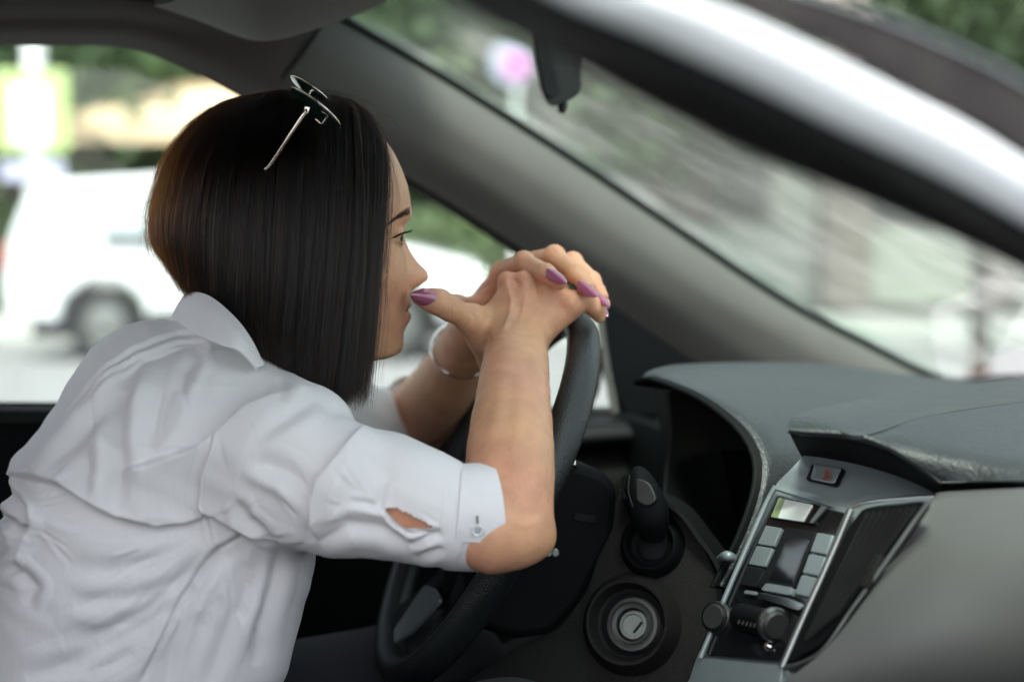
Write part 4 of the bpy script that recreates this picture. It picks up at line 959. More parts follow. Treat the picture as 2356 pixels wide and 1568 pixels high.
# far arm and hand (her left)
far_arm = Un(.02, Cap(P(640, 930, 1.64), P(800, 985, 1.74), .046, .043), Cap(P(800, 985, 1.74), P(935, 985, 1.815), .043, .038),
    smooth_limb([(935, 985, 1.815), (985, 935, 1.77), (1030, 875, 1.70), (1062, 810, 1.64), (1088, 765, 1.60)], [.038, .0385, .0335, .0270, .0258]))
fm = dict(i=P(1156, 628, 1.540), m=P(1200, 612, 1.562), r=P(1250, 618, 1.584), p=P(1290, 640, 1.600))
fw = P(1098, 750, 1.59)
far_palm = Un(.014, *[Cap(fw + Vector((.004 * n, .004 * n, 0)), fm[k], .0165, .0118) for n, k in enumerate('imrp')], Cap(fw, P(1150, 690, 1.565), .024, .022, sq=Vector((-.3, -1, .2)), f=.7))
def fing(pts, r, **k): return Un(.0035, chain(A(*pts), r, .005), Ell(P(*pts[1]) + CU * .0016, (r[1] * 1.02,) * 3))
f_index = fing([(1156, 626, 1.540), (1205, 603, 1.504), (1256, 628, 1.466), (1286, 650, 1.4530)], [.0112, .0096, .0088, .0074])
f_middle = fing([(1205, 608, 1.560), (1276, 590, 1.520), (1326, 630, 1.480), (1354, 662, 1.4640)], [.0114, .0100, .0090, .0074])
f_ring = fing([(1255, 612, 1.582), (1318, 604, 1.545), (1362, 645, 1.508), (1384, 682, 1.4900)], [.0110, .0094, .0084, .0070])
f_pinky = fing([(1290, 634, 1.600), (1340, 630, 1.568), (1374, 668, 1.534), (1390, 700, 1.5120)], [.0100, .0084, .0076, .0062])
f_thumb = chain(A((1098, 750, 1.578), (1092, 712, 1.550), (1052, 704, 1.515), (1012, 690, 1.485), (978, 680, 1.468)), [.0175, .0130, .0104, .0098, .0075], .008)
far_hand = Un(.006, Un(.010, far_palm, f_thumb), Un(.0010, f_index, f_middle, f_ring, f_pinky))
arms = Un(.0012, Un(.012, near_arm, near_hand), Un(.012, far_arm, far_hand))
torso_core = Un(.05, Cap(P(525, 930, 1.43), P(330, 1300, 1.42), .055, .09), Cap(P(600, 980, 1.33), P(600, 940, 1.56), .04, .04), neck)
body = Un(.01, Un(.03, torso_core, head), arms)
import time as _t; _t0 = _t.time()
V, F = polygonise(body, (-.26, -.30, .86), (.40, .50, 1.42), .00135)
V = relax(V, F, 1, .45)
uu, vv, dd = proj_arr(V)
NV = vnormals(V, F); fc = np.clip(-(NV @ np.array(CF)) * 3, 0, 1)
sk_st = [  # tendons, veins and creases of the hands and wrist: line, height in mm, width in pixels, nearest and farthest depth
 ([(1166, 652), (1176, 690), (1174, 722), (1160, 755), (1138, 776)], 1.5, 6, 1.40, 1.50), ([(1212, 664), (1206, 700), (1196, 745)], .9, 7, 1.40, 1.50),
 ([(1262, 680), (1240, 715), (1214, 752)], .8, 7, 1.40, 1.50), ([(1184, 668), (1196, 700), (1188, 740)], -.8, 9, 1.40, 1.50), ([(1236, 672), (1222, 705), (1208, 740)], -.7, 9, 1.40, 1.50),
 ([(1174, 690), (1200, 676), (1230, 690), (1252, 700)], .5, 3, 1.40, 1.50), ([(1132, 776), (1160, 768), (1196, 766), (1240, 774)], -.7, 4, 1.40, 1.50), ([(1128, 786), (1170, 779), (1220, 780)], -.4, 3, 1.40, 1.50),
 ([(1024, 686), (1031, 704), (1028, 724)], -.7, 2.5, 1.38, 1.46), ([(1033, 688), (1040, 706), (1037, 728)], -.6, 2.5, 1.38, 1.46), ([(1042, 692), (1049, 712)], -.5, 2.5, 1.38, 1.46),
 ([(1084, 716), (1092, 732), (1086, 752)], -.9, 5, 1.38, 1.48), ([(1116, 800), (1128, 786), (1124, 770)], -1.0, 5, 1.38, 1.50),
 ([(1180, 640), (1190, 652), (1186, 664)], -1.6, 6, 1.40, 1.52), ([(1228, 646), (1236, 658), (1234, 670)], -1.4, 6, 1.40, 1.50), ([(1318, 684), (1326, 700), (1318, 716)], -.9, 4, 1.40, 1.50), ([(1326, 682), (1335, 698)], -.6, 3, 1.40, 1.50),
 ([(1198, 584), (1205, 592)], -.5, 3, 1.40, 1.52), ([(1206, 582), (1214, 592)], -.5, 3, 1.40, 1.52), ([(1252, 604), (1248, 622)], -.5, 3, 1.40, 1.50), ([(1270, 572), (1280, 584)], -.5, 3, 1.40, 1.53), ([(1322, 606), (1314, 624)], -.5, 3, 1.40, 1.52),
 ([(1080, 674), (1104, 668), (1132, 652)], -1.0, 4, 1.46, 1.60),
 ([(1150, 1120), (1190, 1180), (1230, 1190)], -.8, 16, 1.2, 1.34), ([(1170, 1196), (1210, 1208), (1245, 1196)], 1.0, 10, 1.2, 1.34), ([(1110, 1060), (1090, 1062), (1066, 1068)], -1.2, 8, 1.2, 1.36),
 ([(1150, 860), (1140, 960), (1120, 1040)], 1.0, 16, 1.2, 1.44), ([(1185, 850), (1172, 960), (1160, 1060)], -1.0, 16, 1.2, 1.44)]
dsp = np.zeros(len(V))
for pl, am, wd, n0, n1 in sk_st:
    mk = (dd > n0) & (dd < n1) & (uu > 900) & (uu < 1420)
    ds, sdd, tq = seg_dist(uu[mk], vv[mk], pl); dsp[mk] += am * .001 * np.exp(-(ds / wd) ** 2) * np.clip(np.sin(np.pi * np.clip(tq, .02, .98)), 0, 1) ** .4
V = V + NV * (dsp * fc)[:, None]
q = V - Hc; hxv, htv, hzv = q @ Hf, q @ Hl, q @ Hu
# natural colouring: redder knuckles, lips, nose and finger ends, plus painted shade in nostrils and lip line
col = np.tile(np.array((.60, .315, .190)), (len(V), 1))
def blend(w, c):
    global col
    w = np.clip(w, 0, 1)[:, None]; col = col * (1 - w) + np.array(c) * w
bl = np.sin(V[:, 0] * 95 + 2 * np.sin(V[:, 2] * 70)) * np.sin(V[:, 2] * 80 + 2 * np.sin(V[:, 0] * 60)); col *= (1 + .05 * bl)[:, None] * np.array((1, 1, 1.0)); col[:, 1] *= 1 - .04 * np.sin(V[:, 0] * 41 + V[:, 2] * 67)
infr = (hxv > .04)
blend(infr * .40 * g(hzv - zz(640), .014) * g(np.abs(htv), .022), (.56, .22, .16))
blend(infr * .22 * g(hzv - zz(650), .022) * g(np.abs(htv) - .045, .025), (.58, .26, .18))
lipw = infr * (hxv > .085) * np.clip(1.25 - np.abs(htv) / .026, 0, 1) * ((g(hzv - zz(702), .0042) * (hzv > ZM) + g(hzv - zz(725), .0052) * (hzv <= ZM)))
blend(lipw * .75, (.42, .15, .13))
blend(infr * .9 * g(hzv - ZM, .0009) * (np.abs(htv) < .019), (.12, .04, .035))  # shade between the lips, painted dark
blend(np.exp(-(np.hypot((hxv - hx(958, 0)[0]) / .006, (hzv - zz(651)) / .0028)) ** 2) * (np.abs(htv) < .013) * .9, (.10, .03, .02))  # shade inside the nostrils, painted dark
blend(infr * .25 * g(hzv - ZE + .004, .005) * g(np.abs(htv) - .033, .014), (.36, .18, .13))
for p in (P(1164, 640, 1.485), P(1205, 640, 1.48), P(1203, 590, 1.50), P(1274, 575, 1.515), P(1316, 592, 1.54), P(1330, 690, 1.47)):
    blend(.20 * g(np.linalg.norm(V - np.array(p), axis=1), .012), (.60, .22, .15))
for p in (P(975, 682, 1.435), P(1286, 650, 1.453), P(1354, 662, 1.464), P(1384, 682, 1.49), P(1085, 700, 1.54), P(1120, 650, 1.55)):
    blend(.35 * g(np.linalg.norm(V - np.array(p), axis=1), .016), (.62, .24, .17))
for (a, b) in ((929, 554), (924, 562), (873, 690), (1172, 1030)):
    blend(.85 * (np.hypot(uu - a, vv - b) < (1.5 if a in (873, 1172) else 2.6)) * (dd < 1.5), (.16, .06, .04))
blend(((hzv > zz(300)) | ((hxv < .055) & (hzv > zz(640)))) * (np.linalg.norm(q, axis=1) < .14) * 1.0, (.012, .009, .008))
skin = fast_mesh('body', V, F, 'skin', woman, col=col)
print('skin', len(V), _t.time() - _t0)
mat('eye_white', (.70, .66, .62), .3, coat=0, spec=.25, vcol='tint')
for s in (-1, 1):
    Ve = []; Fe = []; n = 32; k = 20
    for i in range(k + 1):
        for j in range(n):
            ph = math.pi * i / k; t = 2 * math.pi * j / n; r = .0118
            Ve.append(eyec[s] + Hf * (r * math.cos(ph)) + Hl * (r * math.sin(ph) * math.cos(t)) + Hu * (r * math.sin(ph) * math.sin(t) - .0002))
    for i in range(k):
        for j in range(n): Fe.append([i * n + j, i * n + (j + 1) % n, (i + 1) * n + (j + 1) % n, (i + 1) * n + j])
    Ve = np.array(Ve); gz = Hf * .93 - Hl * .34 - Hu * .12; gz = gz / np.linalg.norm(gz); ang = np.arccos(np.clip(((Ve - eyec[s]) / np.linalg.norm(Ve - eyec[s], axis=1)[:, None]) @ gz, -1, 1)); _x = np.repeat(np.arange(k + 1) * math.pi / k, n)
    ce = np.where((ang < .22)[:, None], (.004, .003, .003), np.where((ang < .60)[:, None], (.030, .016, .010), (.42, .36, .33)))  # white of the eye darkened to paint in the lash shadow
    fast_mesh('eyeball', Ve, np.array(Fe), 'eye_white', woman, col=ce)
# painted nails
mat('nail_polish', (.33, .09, .17), .16, coat=1, vary=.16, vscale=1400, metal=.1)
def nail(base, tip, up, wd, curve=.36):
    base, tip, up = Vector(base), Vector(tip), Vector(up).normalized(); ax = (tip - base); L = ax.length; ax.normalize(); up = (up - ax * up.dot(ax)).normalized(); sd = ax.cross(up)
    rows = []
    for i, f in enumerate(np.linspace(0, 1, 11)):
        ww = wd * (math.sin(math.acos(max(-1, min(1, 1 - f / .22)))) if f < .22 else (1.0 if f < .38 else max(.03, max(0, 1 - ((f - .38) / .62) ** 2) ** .72)))
        rows.append([base + ax * (L * f) + sd * (ww * math.sin(x) / math.sin(1.25)) + up * ((math.cos(x) - 1) * ww * 1.05 + .0010 * math.sin(f * math.pi)) for x in np.linspace(-1.25, 1.25, 11)])
    return patch('fingernail', rows, 'nail_polish', woman, nu=21, nv=22, solid=.0007)
toC = -CF
nail(P(1008, 699, 1.4262), P(942, 678, 1.4210), toC * .92 - CU * .35, .0088)
nail(P(1258, 617, 1.4550), P(1304, 652, 1.4350), toC * .92 + CU * .36 + CR * .1, .0066)
nail(P(1331, 645, 1.4630), P(1375, 682, 1.4440), toC * .94 + CU * .28 + CR * .12, .0064)
nail(P(1364, 666, 1.4880), P(1403, 704, 1.4680), toC * .92 + CU * .22 + CR * .30, .0059)
nail(P(1381, 694, 1.5080), P(1399, 728, 1.4920), toC * .85 + CR * .45, .0052)
# ---------------------------------------------------------------- the woman: shirt
mat('shirt_cloth', (.80, .785, .80), .85, bump=[('noise', 420, .22, .0012, (1, 1, .12)), ('noise', 1500, .15, .0005), ('noise', 26, .25, .006)], sheen=.15, trans=.12, vary=.015)
tor_px = [(432, 690), (400, 728), (332, 730), (280, 742), (238, 772), (205, 806), (180, 842), (150, 895), (118, 955), (80, 1010), (44, 1052), (12, 1088), (4, 1130), (8, 1160), (-10, 1200), (-30, 1280), (-70, 1400), (-110, 1560), (-120, 1800), (560, 1800), (604, 1568), (640, 1480), (672, 1370), (690, 1290), (706, 1200), (735, 1080), (745, 1000), (716, 930), (680, 888), (640, 862), (606, 836), (560, 760), (500, 700)]
tp = np.array([(lambda q: (q.x, q.z))(QY(u, v, 0.0)) for u, v in tor_px])
def poly_sdf(px_, pz_, poly):
    d = np.full(len(px_), 1e9); ins = np.zeros(len(px_), bool); n = len(poly)
    for i in range(n):
        a, b = poly[i], poly[(i + 1) % n]; e = b - a; wx, wz = px_ - a[0], pz_ - a[1]
        h = np.clip((wx * e[0] + wz * e[1]) / (e @ e), 0, 1); dx, dz = wx - h * e[0], wz - h * e[1]
        d = np.minimum(d, dx * dx + dz * dz)
        c = (a[1] > pz_) != (b[1] > pz_)
        with np.errstate(divide='ignore', invalid='ignore'):
            xi = (b[0] - a[0]) * (pz_ - a[1]) / (b[1] - a[1]) + a[0]
        ins ^= c & (px_ < xi)
    return np.where(ins, -1, 1) * np.sqrt(d)
ztop = QY(500, 690, 0).z; zm = QY(500, 850, 0).z; zl = QY(500, 960, 0).z; zb = QY(500, 1400, 0).z
def torso_fn(X):
    Rr = .088
    d2 = poly_sdf(X[:, 0] , X[:, 2], tp) + .004
    T = np.interp(X[:, 2], [zb, zl, zm, ztop], [.165, .180, .150, .075])
    qx = d2 + Rr; qy = np.abs(X[:, 1]) - T + Rr
    return (np.minimum(np.maximum(qx, qy), 0) + np.sqrt(np.maximum(qx, 0) ** 2 + np.maximum(qy, 0) ** 2) - Rr) * .9
torso = Fn(torso_fn, (tp[:, 0].mean(), 0, tp[:, 1].mean()), .6)
class Half(Node):
    def __init__(s, n, p, nrm, k=.003): s.n = n; s.p = np.array(p, float); s.nm = np.array(Vector(nrm).normalized()); s.k = k
    def d(s, X, c, rad):
        v = s.n.d(X, c, rad)
        if v is None: return None
        return -smin(-v, -((X - s.p) @ s.nm), s.k)
slv = Un(.012, Cap(P(640, 1078, 1.290), P(780, 1124, 1.270), .067, .0550), Cap(P(780, 1124, 1.270), P(930, 1152, 1.275), .0550, .0490), Cap(P(930, 1152, 1.275), P(1050, 1192, 1.284), .0495, .0440))
slv = Un(.012, slv, Ell(P(706, 978, 1.31), (.028, .038, .027)), Ell(P(890, 1048, 1.290), (.030, .030, .019)), Cap(P(575, 962, 1.38), P(690, 1010, 1.31), .050, .050))
slv = Half(slv, P(1052, 1190, 1.285), P(1150, 1200, 1.295) - P(1045, 1190, 1.285))
fsl = Un(.012, Cap(P(640, 930, 1.64), P(800, 985, 1.74), .066, .056), Cap(P(800, 985, 1.74), P(912, 988, 1.810), .056, .046),
         Half(Cap(P(915, 988, 1.812), P(990, 920, 1.772), .0465, .0435), P(957, 951, 1.794), P(990, 920, 1.772) - P(925, 985, 1.815)))
shirt_n = Un(.022, Un(.028, torso, slv), fsl)
V, F = polygonise(shirt_n, (-.42, -.28, .76), (.31, .44, 1.26), .0017)
V = relax(V, F, 2, .5)
N_ = vnormals(V, F); u, v, d = proj_arr(V)
facing = np.clip(-(N_ @ np.array(CF)) * 2.5 + .35, 0, 1) * (d < 1.52)
folds = [
 ('step', [(10, 1092), (59, 1096), (136, 1114), (200, 1155), (265, 1188), (354, 1210), (430, 1203), (476, 1188)], -6.5, 50, 2.2),
 ('step', [(150, 960), (212, 880), (295, 815), (350, 786), (407, 767), (480, 767), (520, 790)], -2.2, 22, 1.6),
 ('step', [(190, 940), (240, 885), (290, 838), (318, 822), (407, 787), (470, 781), (516, 792)], -2.2, 22, 1.6),
 ('step', [(225, 925), (275, 868), (330, 822), (400, 797), (440, 792)], -1.8, 20, 1.6),
 ('ridge', [(300, 835), (206, 932), (140, 1008), (77, 1088)], 4.5, 16, 0),
 ('groove', [(320, 850), (228, 960), (160, 1030), (110, 1085)], 3.5, 18, 0),
 ('groove', [(296, 840), (284, 900), (268, 998), (272, 1086), (268, 1180)], 6, 20, 0),
 ('ridge', [(330, 850), (318, 920), (306, 1010), (306, 1090)], 3, 26, 0),
 ('ridge', [(240, 1000), (235, 1080), (225, 1150)], 3, 20, 0),
 ('step', [(271, 1085), (354, 1058), (442, 1028), (501, 998), (568, 939), (649, 903), (712, 890)], 6, 55, 2.0),
 ('groove', [(501, 998), (484, 1042), (464, 1090), (453, 1160), (470, 1195), (489, 1255)], 1.5, 4, 0),
 ('step', [(501, 998), (484, 1042), (464, 1090), (453, 1160), (470, 1195)], -2.0, 16, 1.5),
 ('step', [(838, 975), (812, 1000), (766, 1057), (727, 1105), (713, 1150), (714, 1204), (730, 1245)], -6, 50, 2.0),
 ('ridge', [(840, 1010), (790, 1080), (760, 1140), (765, 1200)], 3, 28, 0),
 ('groove', [(542, 1145), (566, 1192), (613, 1228), (650, 1240)], 4, 12, 0),
 ('step', [(454, 1172), (530, 1206), (590, 1236), (695, 1250)], -4, 26, 1.8),
 ('ridge', [(560, 1080), (640, 1120), (690, 1170), (712, 1215)], 4, 20, 0),
 ('groove', [(590, 1060), (660, 1085), (705, 1120)], 3, 18, 0),
 ('ridge', [(520, 1050), (600, 1035), (690, 985), (740, 940)], 4, 36, 0),
 ('groove', [(600, 1010), (690, 950), (735, 920)], 2, 16, 0),
 ('groove', [(730, 1245), (800, 1205), (880, 1215), (950, 1255)], 3.5, 18, 0),
 ('groove', [(800, 1030), (860, 1060), (900, 1110)], 2.5, 24, 0),
 ('groove', [(886, 1105), (878, 1140), (872, 1166), (800, 1150)], 2.2, 8, 0),
 ('step', [(872, 1166), (900, 1205), (940, 1232), (985, 1228)], 2.5, 12, 1.2),
 ('groove', [(1020, 1228), (975, 1240), (945, 1262)], 2.5, 10, 0),
 ('groove', [(1020, 1260), (985, 1275), (950, 1290)], 2.2, 10, 0),
 ('groove', [(560, 1232), (500, 1262), (470, 1300), (413, 1381), (377, 1452), (318, 1575)], 2.8, 7, 0),
 ('step', [(560, 1232), (500, 1262), (470, 1300), (413, 1381), (377, 1452), (318, 1575)], 3.2, 34, 1.5),
 ('groove', [(492, 1262), (480, 1310), (436, 1385), (402, 1480), (384, 1580)], 3, 12, 0),
 ('groove', [(474, 1305), (354, 1399), (236, 1455), (140, 1482)], 5, 24, 0),
 ('groove', [(448, 1350), (330, 1440), (200, 1512), (60, 1562)], 4.5, 22, 0),
 ('groove', [(520, 1262), (410, 1335), (300, 1372), (170, 1392)], 3.5, 20, 0),
 ('groove', [(400, 1420), (300, 1500), (200, 1560)], 3.5, 18, 0),
 ('ridge', [(450, 1330), (340, 1420), (220, 1484)], 2.5, 14, 0),
 ('groove', [(470, 1275), (380, 1300), (260, 1310), (150, 1300)], 2.0, 22, 0),
 ('groove', [(-20, 1105), (40, 1150), (62, 1205), (30, 1262), (-20, 1290)], 6, 13, 0),
 ('ridge', [(20, 1120), (78, 1165), (70, 1240), (40, 1300)], 5, 14, 0),
 ('groove', [(-10, 1180), (30, 1200), (50, 1240), (20, 1320)], 5, 10, 0),
 ('groove', [(-10, 1300), (40, 1310), (80, 1350), (60, 1390)], 3.5, 14, 0),
 ('groove', [(644, 1262), (628, 1340), (602, 1440), (590, 1530)], 4, 18, 0),
 ('groove', [(566, 1290), (548, 1400), (505, 1500), (480, 1570)], 3, 18, 0),
 ('groove', [(600, 1260), (590, 1330), (560, 1420)], 2.5, 14, 0),
 ('groove', [(465, 800), (450, 830), (430, 850), (415, 905)], 3.2, 14, 0),
 ('ridge', [(480, 800), (470, 850), (445, 900)], 2.4, 14, 0),
 ('step', [(455, 822), (500, 800), (560, 800), (590, 830)], 1.6, 12, 1.4),
 ('groove', [(640, 862), (660, 890), (640, 930)], 2.0, 14, 0),
 ('groove', [(380, 880), (360, 960), (330, 1020), (280, 1080)], 2.6, 26, 0),
 ('ridge', [(430, 900), (420, 980), (360, 1040)], 2.6, 26, 0),
]
rs_ = np.random.default_rng(12)
for (cx_, cy_, a0, a1, r0_, r1_, n_) in ((476, 1215, 2.0, 3.4, 60, 260, 16), (476, 1215, -.9, .4, 50, 220, 10), (476, 1215, 1.0, 1.9, 60, 300, 12), (872, 1166, 2.2, 4.4, 30, 150, 10), (1040, 1220, 2.6, 3.7, 20, 120, 9), (30, 1170, -.9, 1.2, 30, 190, 14), (420, 790, 1.3, 2.6, 40, 240, 12), (730, 1230, -2.6, -1.0, 40, 200, 10)):
    for _ in range(n_):
        an = rs_.uniform(a0, a1); ra = rs_.uniform(r0_, r1_ * .6); rb = ra + rs_.uniform(.25, .5) * r1_; bend = rs_.uniform(-.14, .14)
        folds.append((['groove', 'ridge'][rs_.integers(2)], [(cx_ + math.cos(an + bend * k) * (ra + (rb - ra) * k), cy_ + math.sin(an + bend * k) * (ra + (rb - ra) * k)) for k in (0, .5, 1)], rs_.uniform(.25, .9), rs_.uniform(3, 8), 0))
for pl_ in ([(466, 1000), (449, 1045), (430, 1092), (420, 1150)], [(512, 1000), (495, 1043), (475, 1090), (464, 1160), (481, 1195)], [(1020, 1090), (1014, 1180), (1000, 1300)], [(560, 1240), (508, 1268), (478, 1306), (421, 1387), (385, 1458), (326, 1581)]):
    folds.append(('groove', pl_, .7, 2.2, 0))
disp = np.zeros(len(V))
for kind, pl, amp, wd, sharp in folds:
    dist, side, t = seg_dist(u, v, pl); near = dist < wd * 3
    tap = np.clip(np.sin(np.pi * np.clip(t, 0.001, .999)), 0, 1) ** .45 * np.where((t <= 0) | (t >= 1), 1, 1)
    a = amp * .001
    if kind == 'ridge': o = a * np.exp(-(dist / wd) ** 2)
    elif kind == 'groove': o = -a * np.exp(-(dist / wd) ** 2) + a * .35 * np.exp(-((dist - 2.0 * wd) / wd) ** 2)
    else: o = a * np.tanh(side * dist / sharp) * np.exp(-(dist / wd) ** 1.4)
    disp += np.where(near, o * tap * 1.25, 0)
wob = .0010 * np.sin(V[:, 0] * 61 + 3 * np.sin(V[:, 2] * 23)) * np.sin(V[:, 2] * 47 + 2 * np.sin(V[:, 0] * 31)) + .0003 * np.sin(V[:, 0] * 140 + V[:, 2] * 90 + 3 * np.sin(V[:, 2] * 60))
V = V + N_ * (disp * facing + wob)[:, None]
hole = [(890, 1168), (912, 1171), (948, 1188), (990, 1210), (966, 1214), (930, 1209), (904, 1190)]
hv = poly_sdf(u, v, np.array(hole, float)) < 0
keep = ~((hv & (d < 1.34))[F].any(1))
F = F[keep]
shirt = fast_mesh('shirt', V, F, 'shirt_cloth', woman)
print('shirt', len(V), _t.time() - _t0)
# collar
patch('collar', [PP((470, 700, 1.55), (440, 690, 1.50), (424, 678, 1.44), (440, 670, 1.39), (485, 682, 1.352), (540, 728, 1.326), (578, 778, 1.318), (608, 838, 1.325)),
                 PP((455, 715, 1.55), (425, 705, 1.50), (408, 700, 1.44), (428, 700, 1.38), (478, 715, 1.335), (532, 755, 1.308), (566, 793, 1.304), (600, 842, 1.318)),
                 PP((440, 750, 1.55), (410, 745, 1.50), (388, 742, 1.44), (416, 750, 1.375), (462, 768, 1.326), (516, 792, 1.298), (550, 806, 1.296), (590, 846, 1.312)),
                 PP((445, 760, 1.55), (415, 755, 1.50), (392, 752, 1.44), (420, 758, 1.380), (465, 776, 1.334), (518, 798, 1.306), (552, 812, 1.304), (590, 852, 1.320))], 'shirt_cloth', shirt, nu=60, nv=24, solid=.0016)
# rolled cuff: a full band with the buttoned flap over it
def ring(cu, cv, cd, hu, hv_, ru, rd, phis):
    return [P(cu + math.cos(p) * hu + math.sin(p) * ru, cv + math.cos(p) * hv_ , cd - math.sin(p) * rd) for p in phis]
full = np.linspace(-math.pi, math.pi, 25)
patch('cuff_band', [ring(1026, 1190, 1.2810, 12, -116, 2, 0.0434, full), ring(1044, 1191, 1.2830, 12, -121, 8, 0.0446, full), ring(1090, 1192, 1.2880, 2, -123, 18, 0.0439, full), ring(1130, 1192, 1.2930, -8, -124, 22, 0.0425, full), ring(1133, 1192, 1.2930, -8, -121, 22, 0.0410, full), ring(1100, 1192, 1.2900, -3, -117, 16, 0.0410, full)], 'shirt_cloth', shirt, nu=80, nv=24, solid=.0012)
flap = np.linspace(-1.1, 2.02, 17)
fl = patch('cuff_flap', [ring(1045, 1191, 1.2828, 13, -125, 9, 0.0463, flap), ring(1090, 1192, 1.2875, 2, -128, 20, 0.0461, flap), ring(1128, 1192, 1.2920, -8, -130, 26, 0.0454, flap), ring(1136, 1192, 1.2930, -9, -130, 27, 0.0450, flap), ring(1133, 1192, 1.2930, -9, -127, 26, 0.0432, flap)], 'shirt_cloth', shirt, nu=60, nv=24, solid=.0012)
mat('button_pearl', (.72, .76, .78), .15, coat=1)
bn = (toC * .93 - CU * .30).normalized(); bpos = P(1099, 1219, 1.2405)
lathe('button', [(.0001, .0007), (.0030, .0007), (.0040, .0016), (.0050, .0016), (.0054, .0008), (.0050, 0)], bpos, bn, 'button_pearl', shirt, n=28)
for du, dv in ((-4, -4), (4, -4), (-4, 4), (4, 4)):
    lathe('thread_hole', [(.0001, .0010), (.0007, .0010), (.0008, .0004)], bpos + bn * .0003 + CR * du * .0003 - CU * dv * .0003, bn, 'trim_grey', shirt, n=8)
tube('buttonhole', [P(1098, 1186, 1.2385), P(1099, 1204, 1.2390)], .0008, 'trim_grey', shirt, n=6)
# far cuff
def fring(f, r, phis):
    c0, c1 = P(928, 980, 1.812), P(990, 916, 1.770); c = c0.lerp(c1, f); ax_ = (c1 - c0).normalized(); a = (CR - ax_ * CR.dot(ax_)).normalized(); b = ax_.cross(a)
    return [c + (a * math.cos(p) + b * math.sin(p)) * r for p in phis]
patch('cuff_band', [fring(.05, .0455, full), fring(.3, .0465, full), fring(.62, .0455, full), fring(.64, .0440, full), fring(.3, .043, full)], 'shirt_cloth', shirt, nu=60, nv=16, solid=.0012)
# dark trousers on the seat
tro = Un(.04, Cap((-.32, -.09, Z(-.55)), (.18, -.13, Z(-.50)), .095, .075), Cap((-.32, .09, Z(-.55)), (.18, .13, Z(-.50)), .095, .075), Cap((-.34, -.08, Z(-.50)), (-.34, .08, Z(-.50)), .12, .12),
         Cap((.18, -.13, Z(-.50)), (.42, -.12, Z(-.85)), .07, .05), Cap((.18, .13, Z(-.50)), (.42, .12, Z(-.85)), .07, .05))
V, F = polygonise(tro, (-.52, -.30, CAM.z - .95), (.55, .30, CAM.z - .34), .006)
fast_mesh('trousers', relax(V, F, 2), F, 'trousers', woman)
# ---------------------------------------------------------------- hair, lashes, brow
from mathutils.bvhtree import BVHTree
def hair_mat(name, mel, red, rough=.28):
    m = bpy.data.materials.new(name); m.use_nodes = True; N = m.node_tree.nodes; L = m.node_tree.links
    N.remove(N['Principled BSDF']); h = N.new('ShaderNodeBsdfHairPrincipled'); h.parametrization = 'MELANIN'
    h.inputs['Melanin'].default_value = mel; h.inputs['Melanin Redness'].default_value = red
    h.inputs['Roughness'].default_value = rough; h.inputs['Radial Roughness'].default_value = .4
    h.inputs['Random Color'].default_value = .22; h.inputs['Random Roughness'].default_value = .2
    L.new(h.outputs[0], N['Material Output'].inputs['Surface']); MATS[name] = m
hair_mat('hair_brown', .99, .6)
hair_mat('hair_backlit', .74, .9)  # backlight on the rear strands, put in as a lighter, redder hair colour
hair_mat('lash_dark', .98, .5)
def curves_obj(name, S, R, m, parent, **kw):
    """S: list of (n,3) arrays of one length; R: radius at root and tip."""
    S = np.asarray(S, np.float32); ns, npn = S.shape[:2]
    hc = bpy.data.hair_curves.new(name); hc.add_curves([npn] * ns)
    hc.attributes['position'].data.foreach_set('vector', S.ravel())
    ra = hc.attributes.get('radius') or hc.attributes.new('radius', 'FLOAT', 'POINT')
    prof = np.interp(np.linspace(0, 1, npn), [0, .15, .8, 1], [R[0] * .8, R[0], R[0] * .9, R[1]])
    ra.data.foreach_set('value', np.tile(prof, ns).astype(np.float32))
    hc.materials.append(MATS[m]); o = bpy.data.objects.new(name, hc); COL.objects.link(o)
    if parent is not None: o.parent = parent
    return tag(o, **kw)
HD = 1.430
def G(pts): return catmull([P(u, v, HD + w * .000412) for u, v, w in pts], 16)
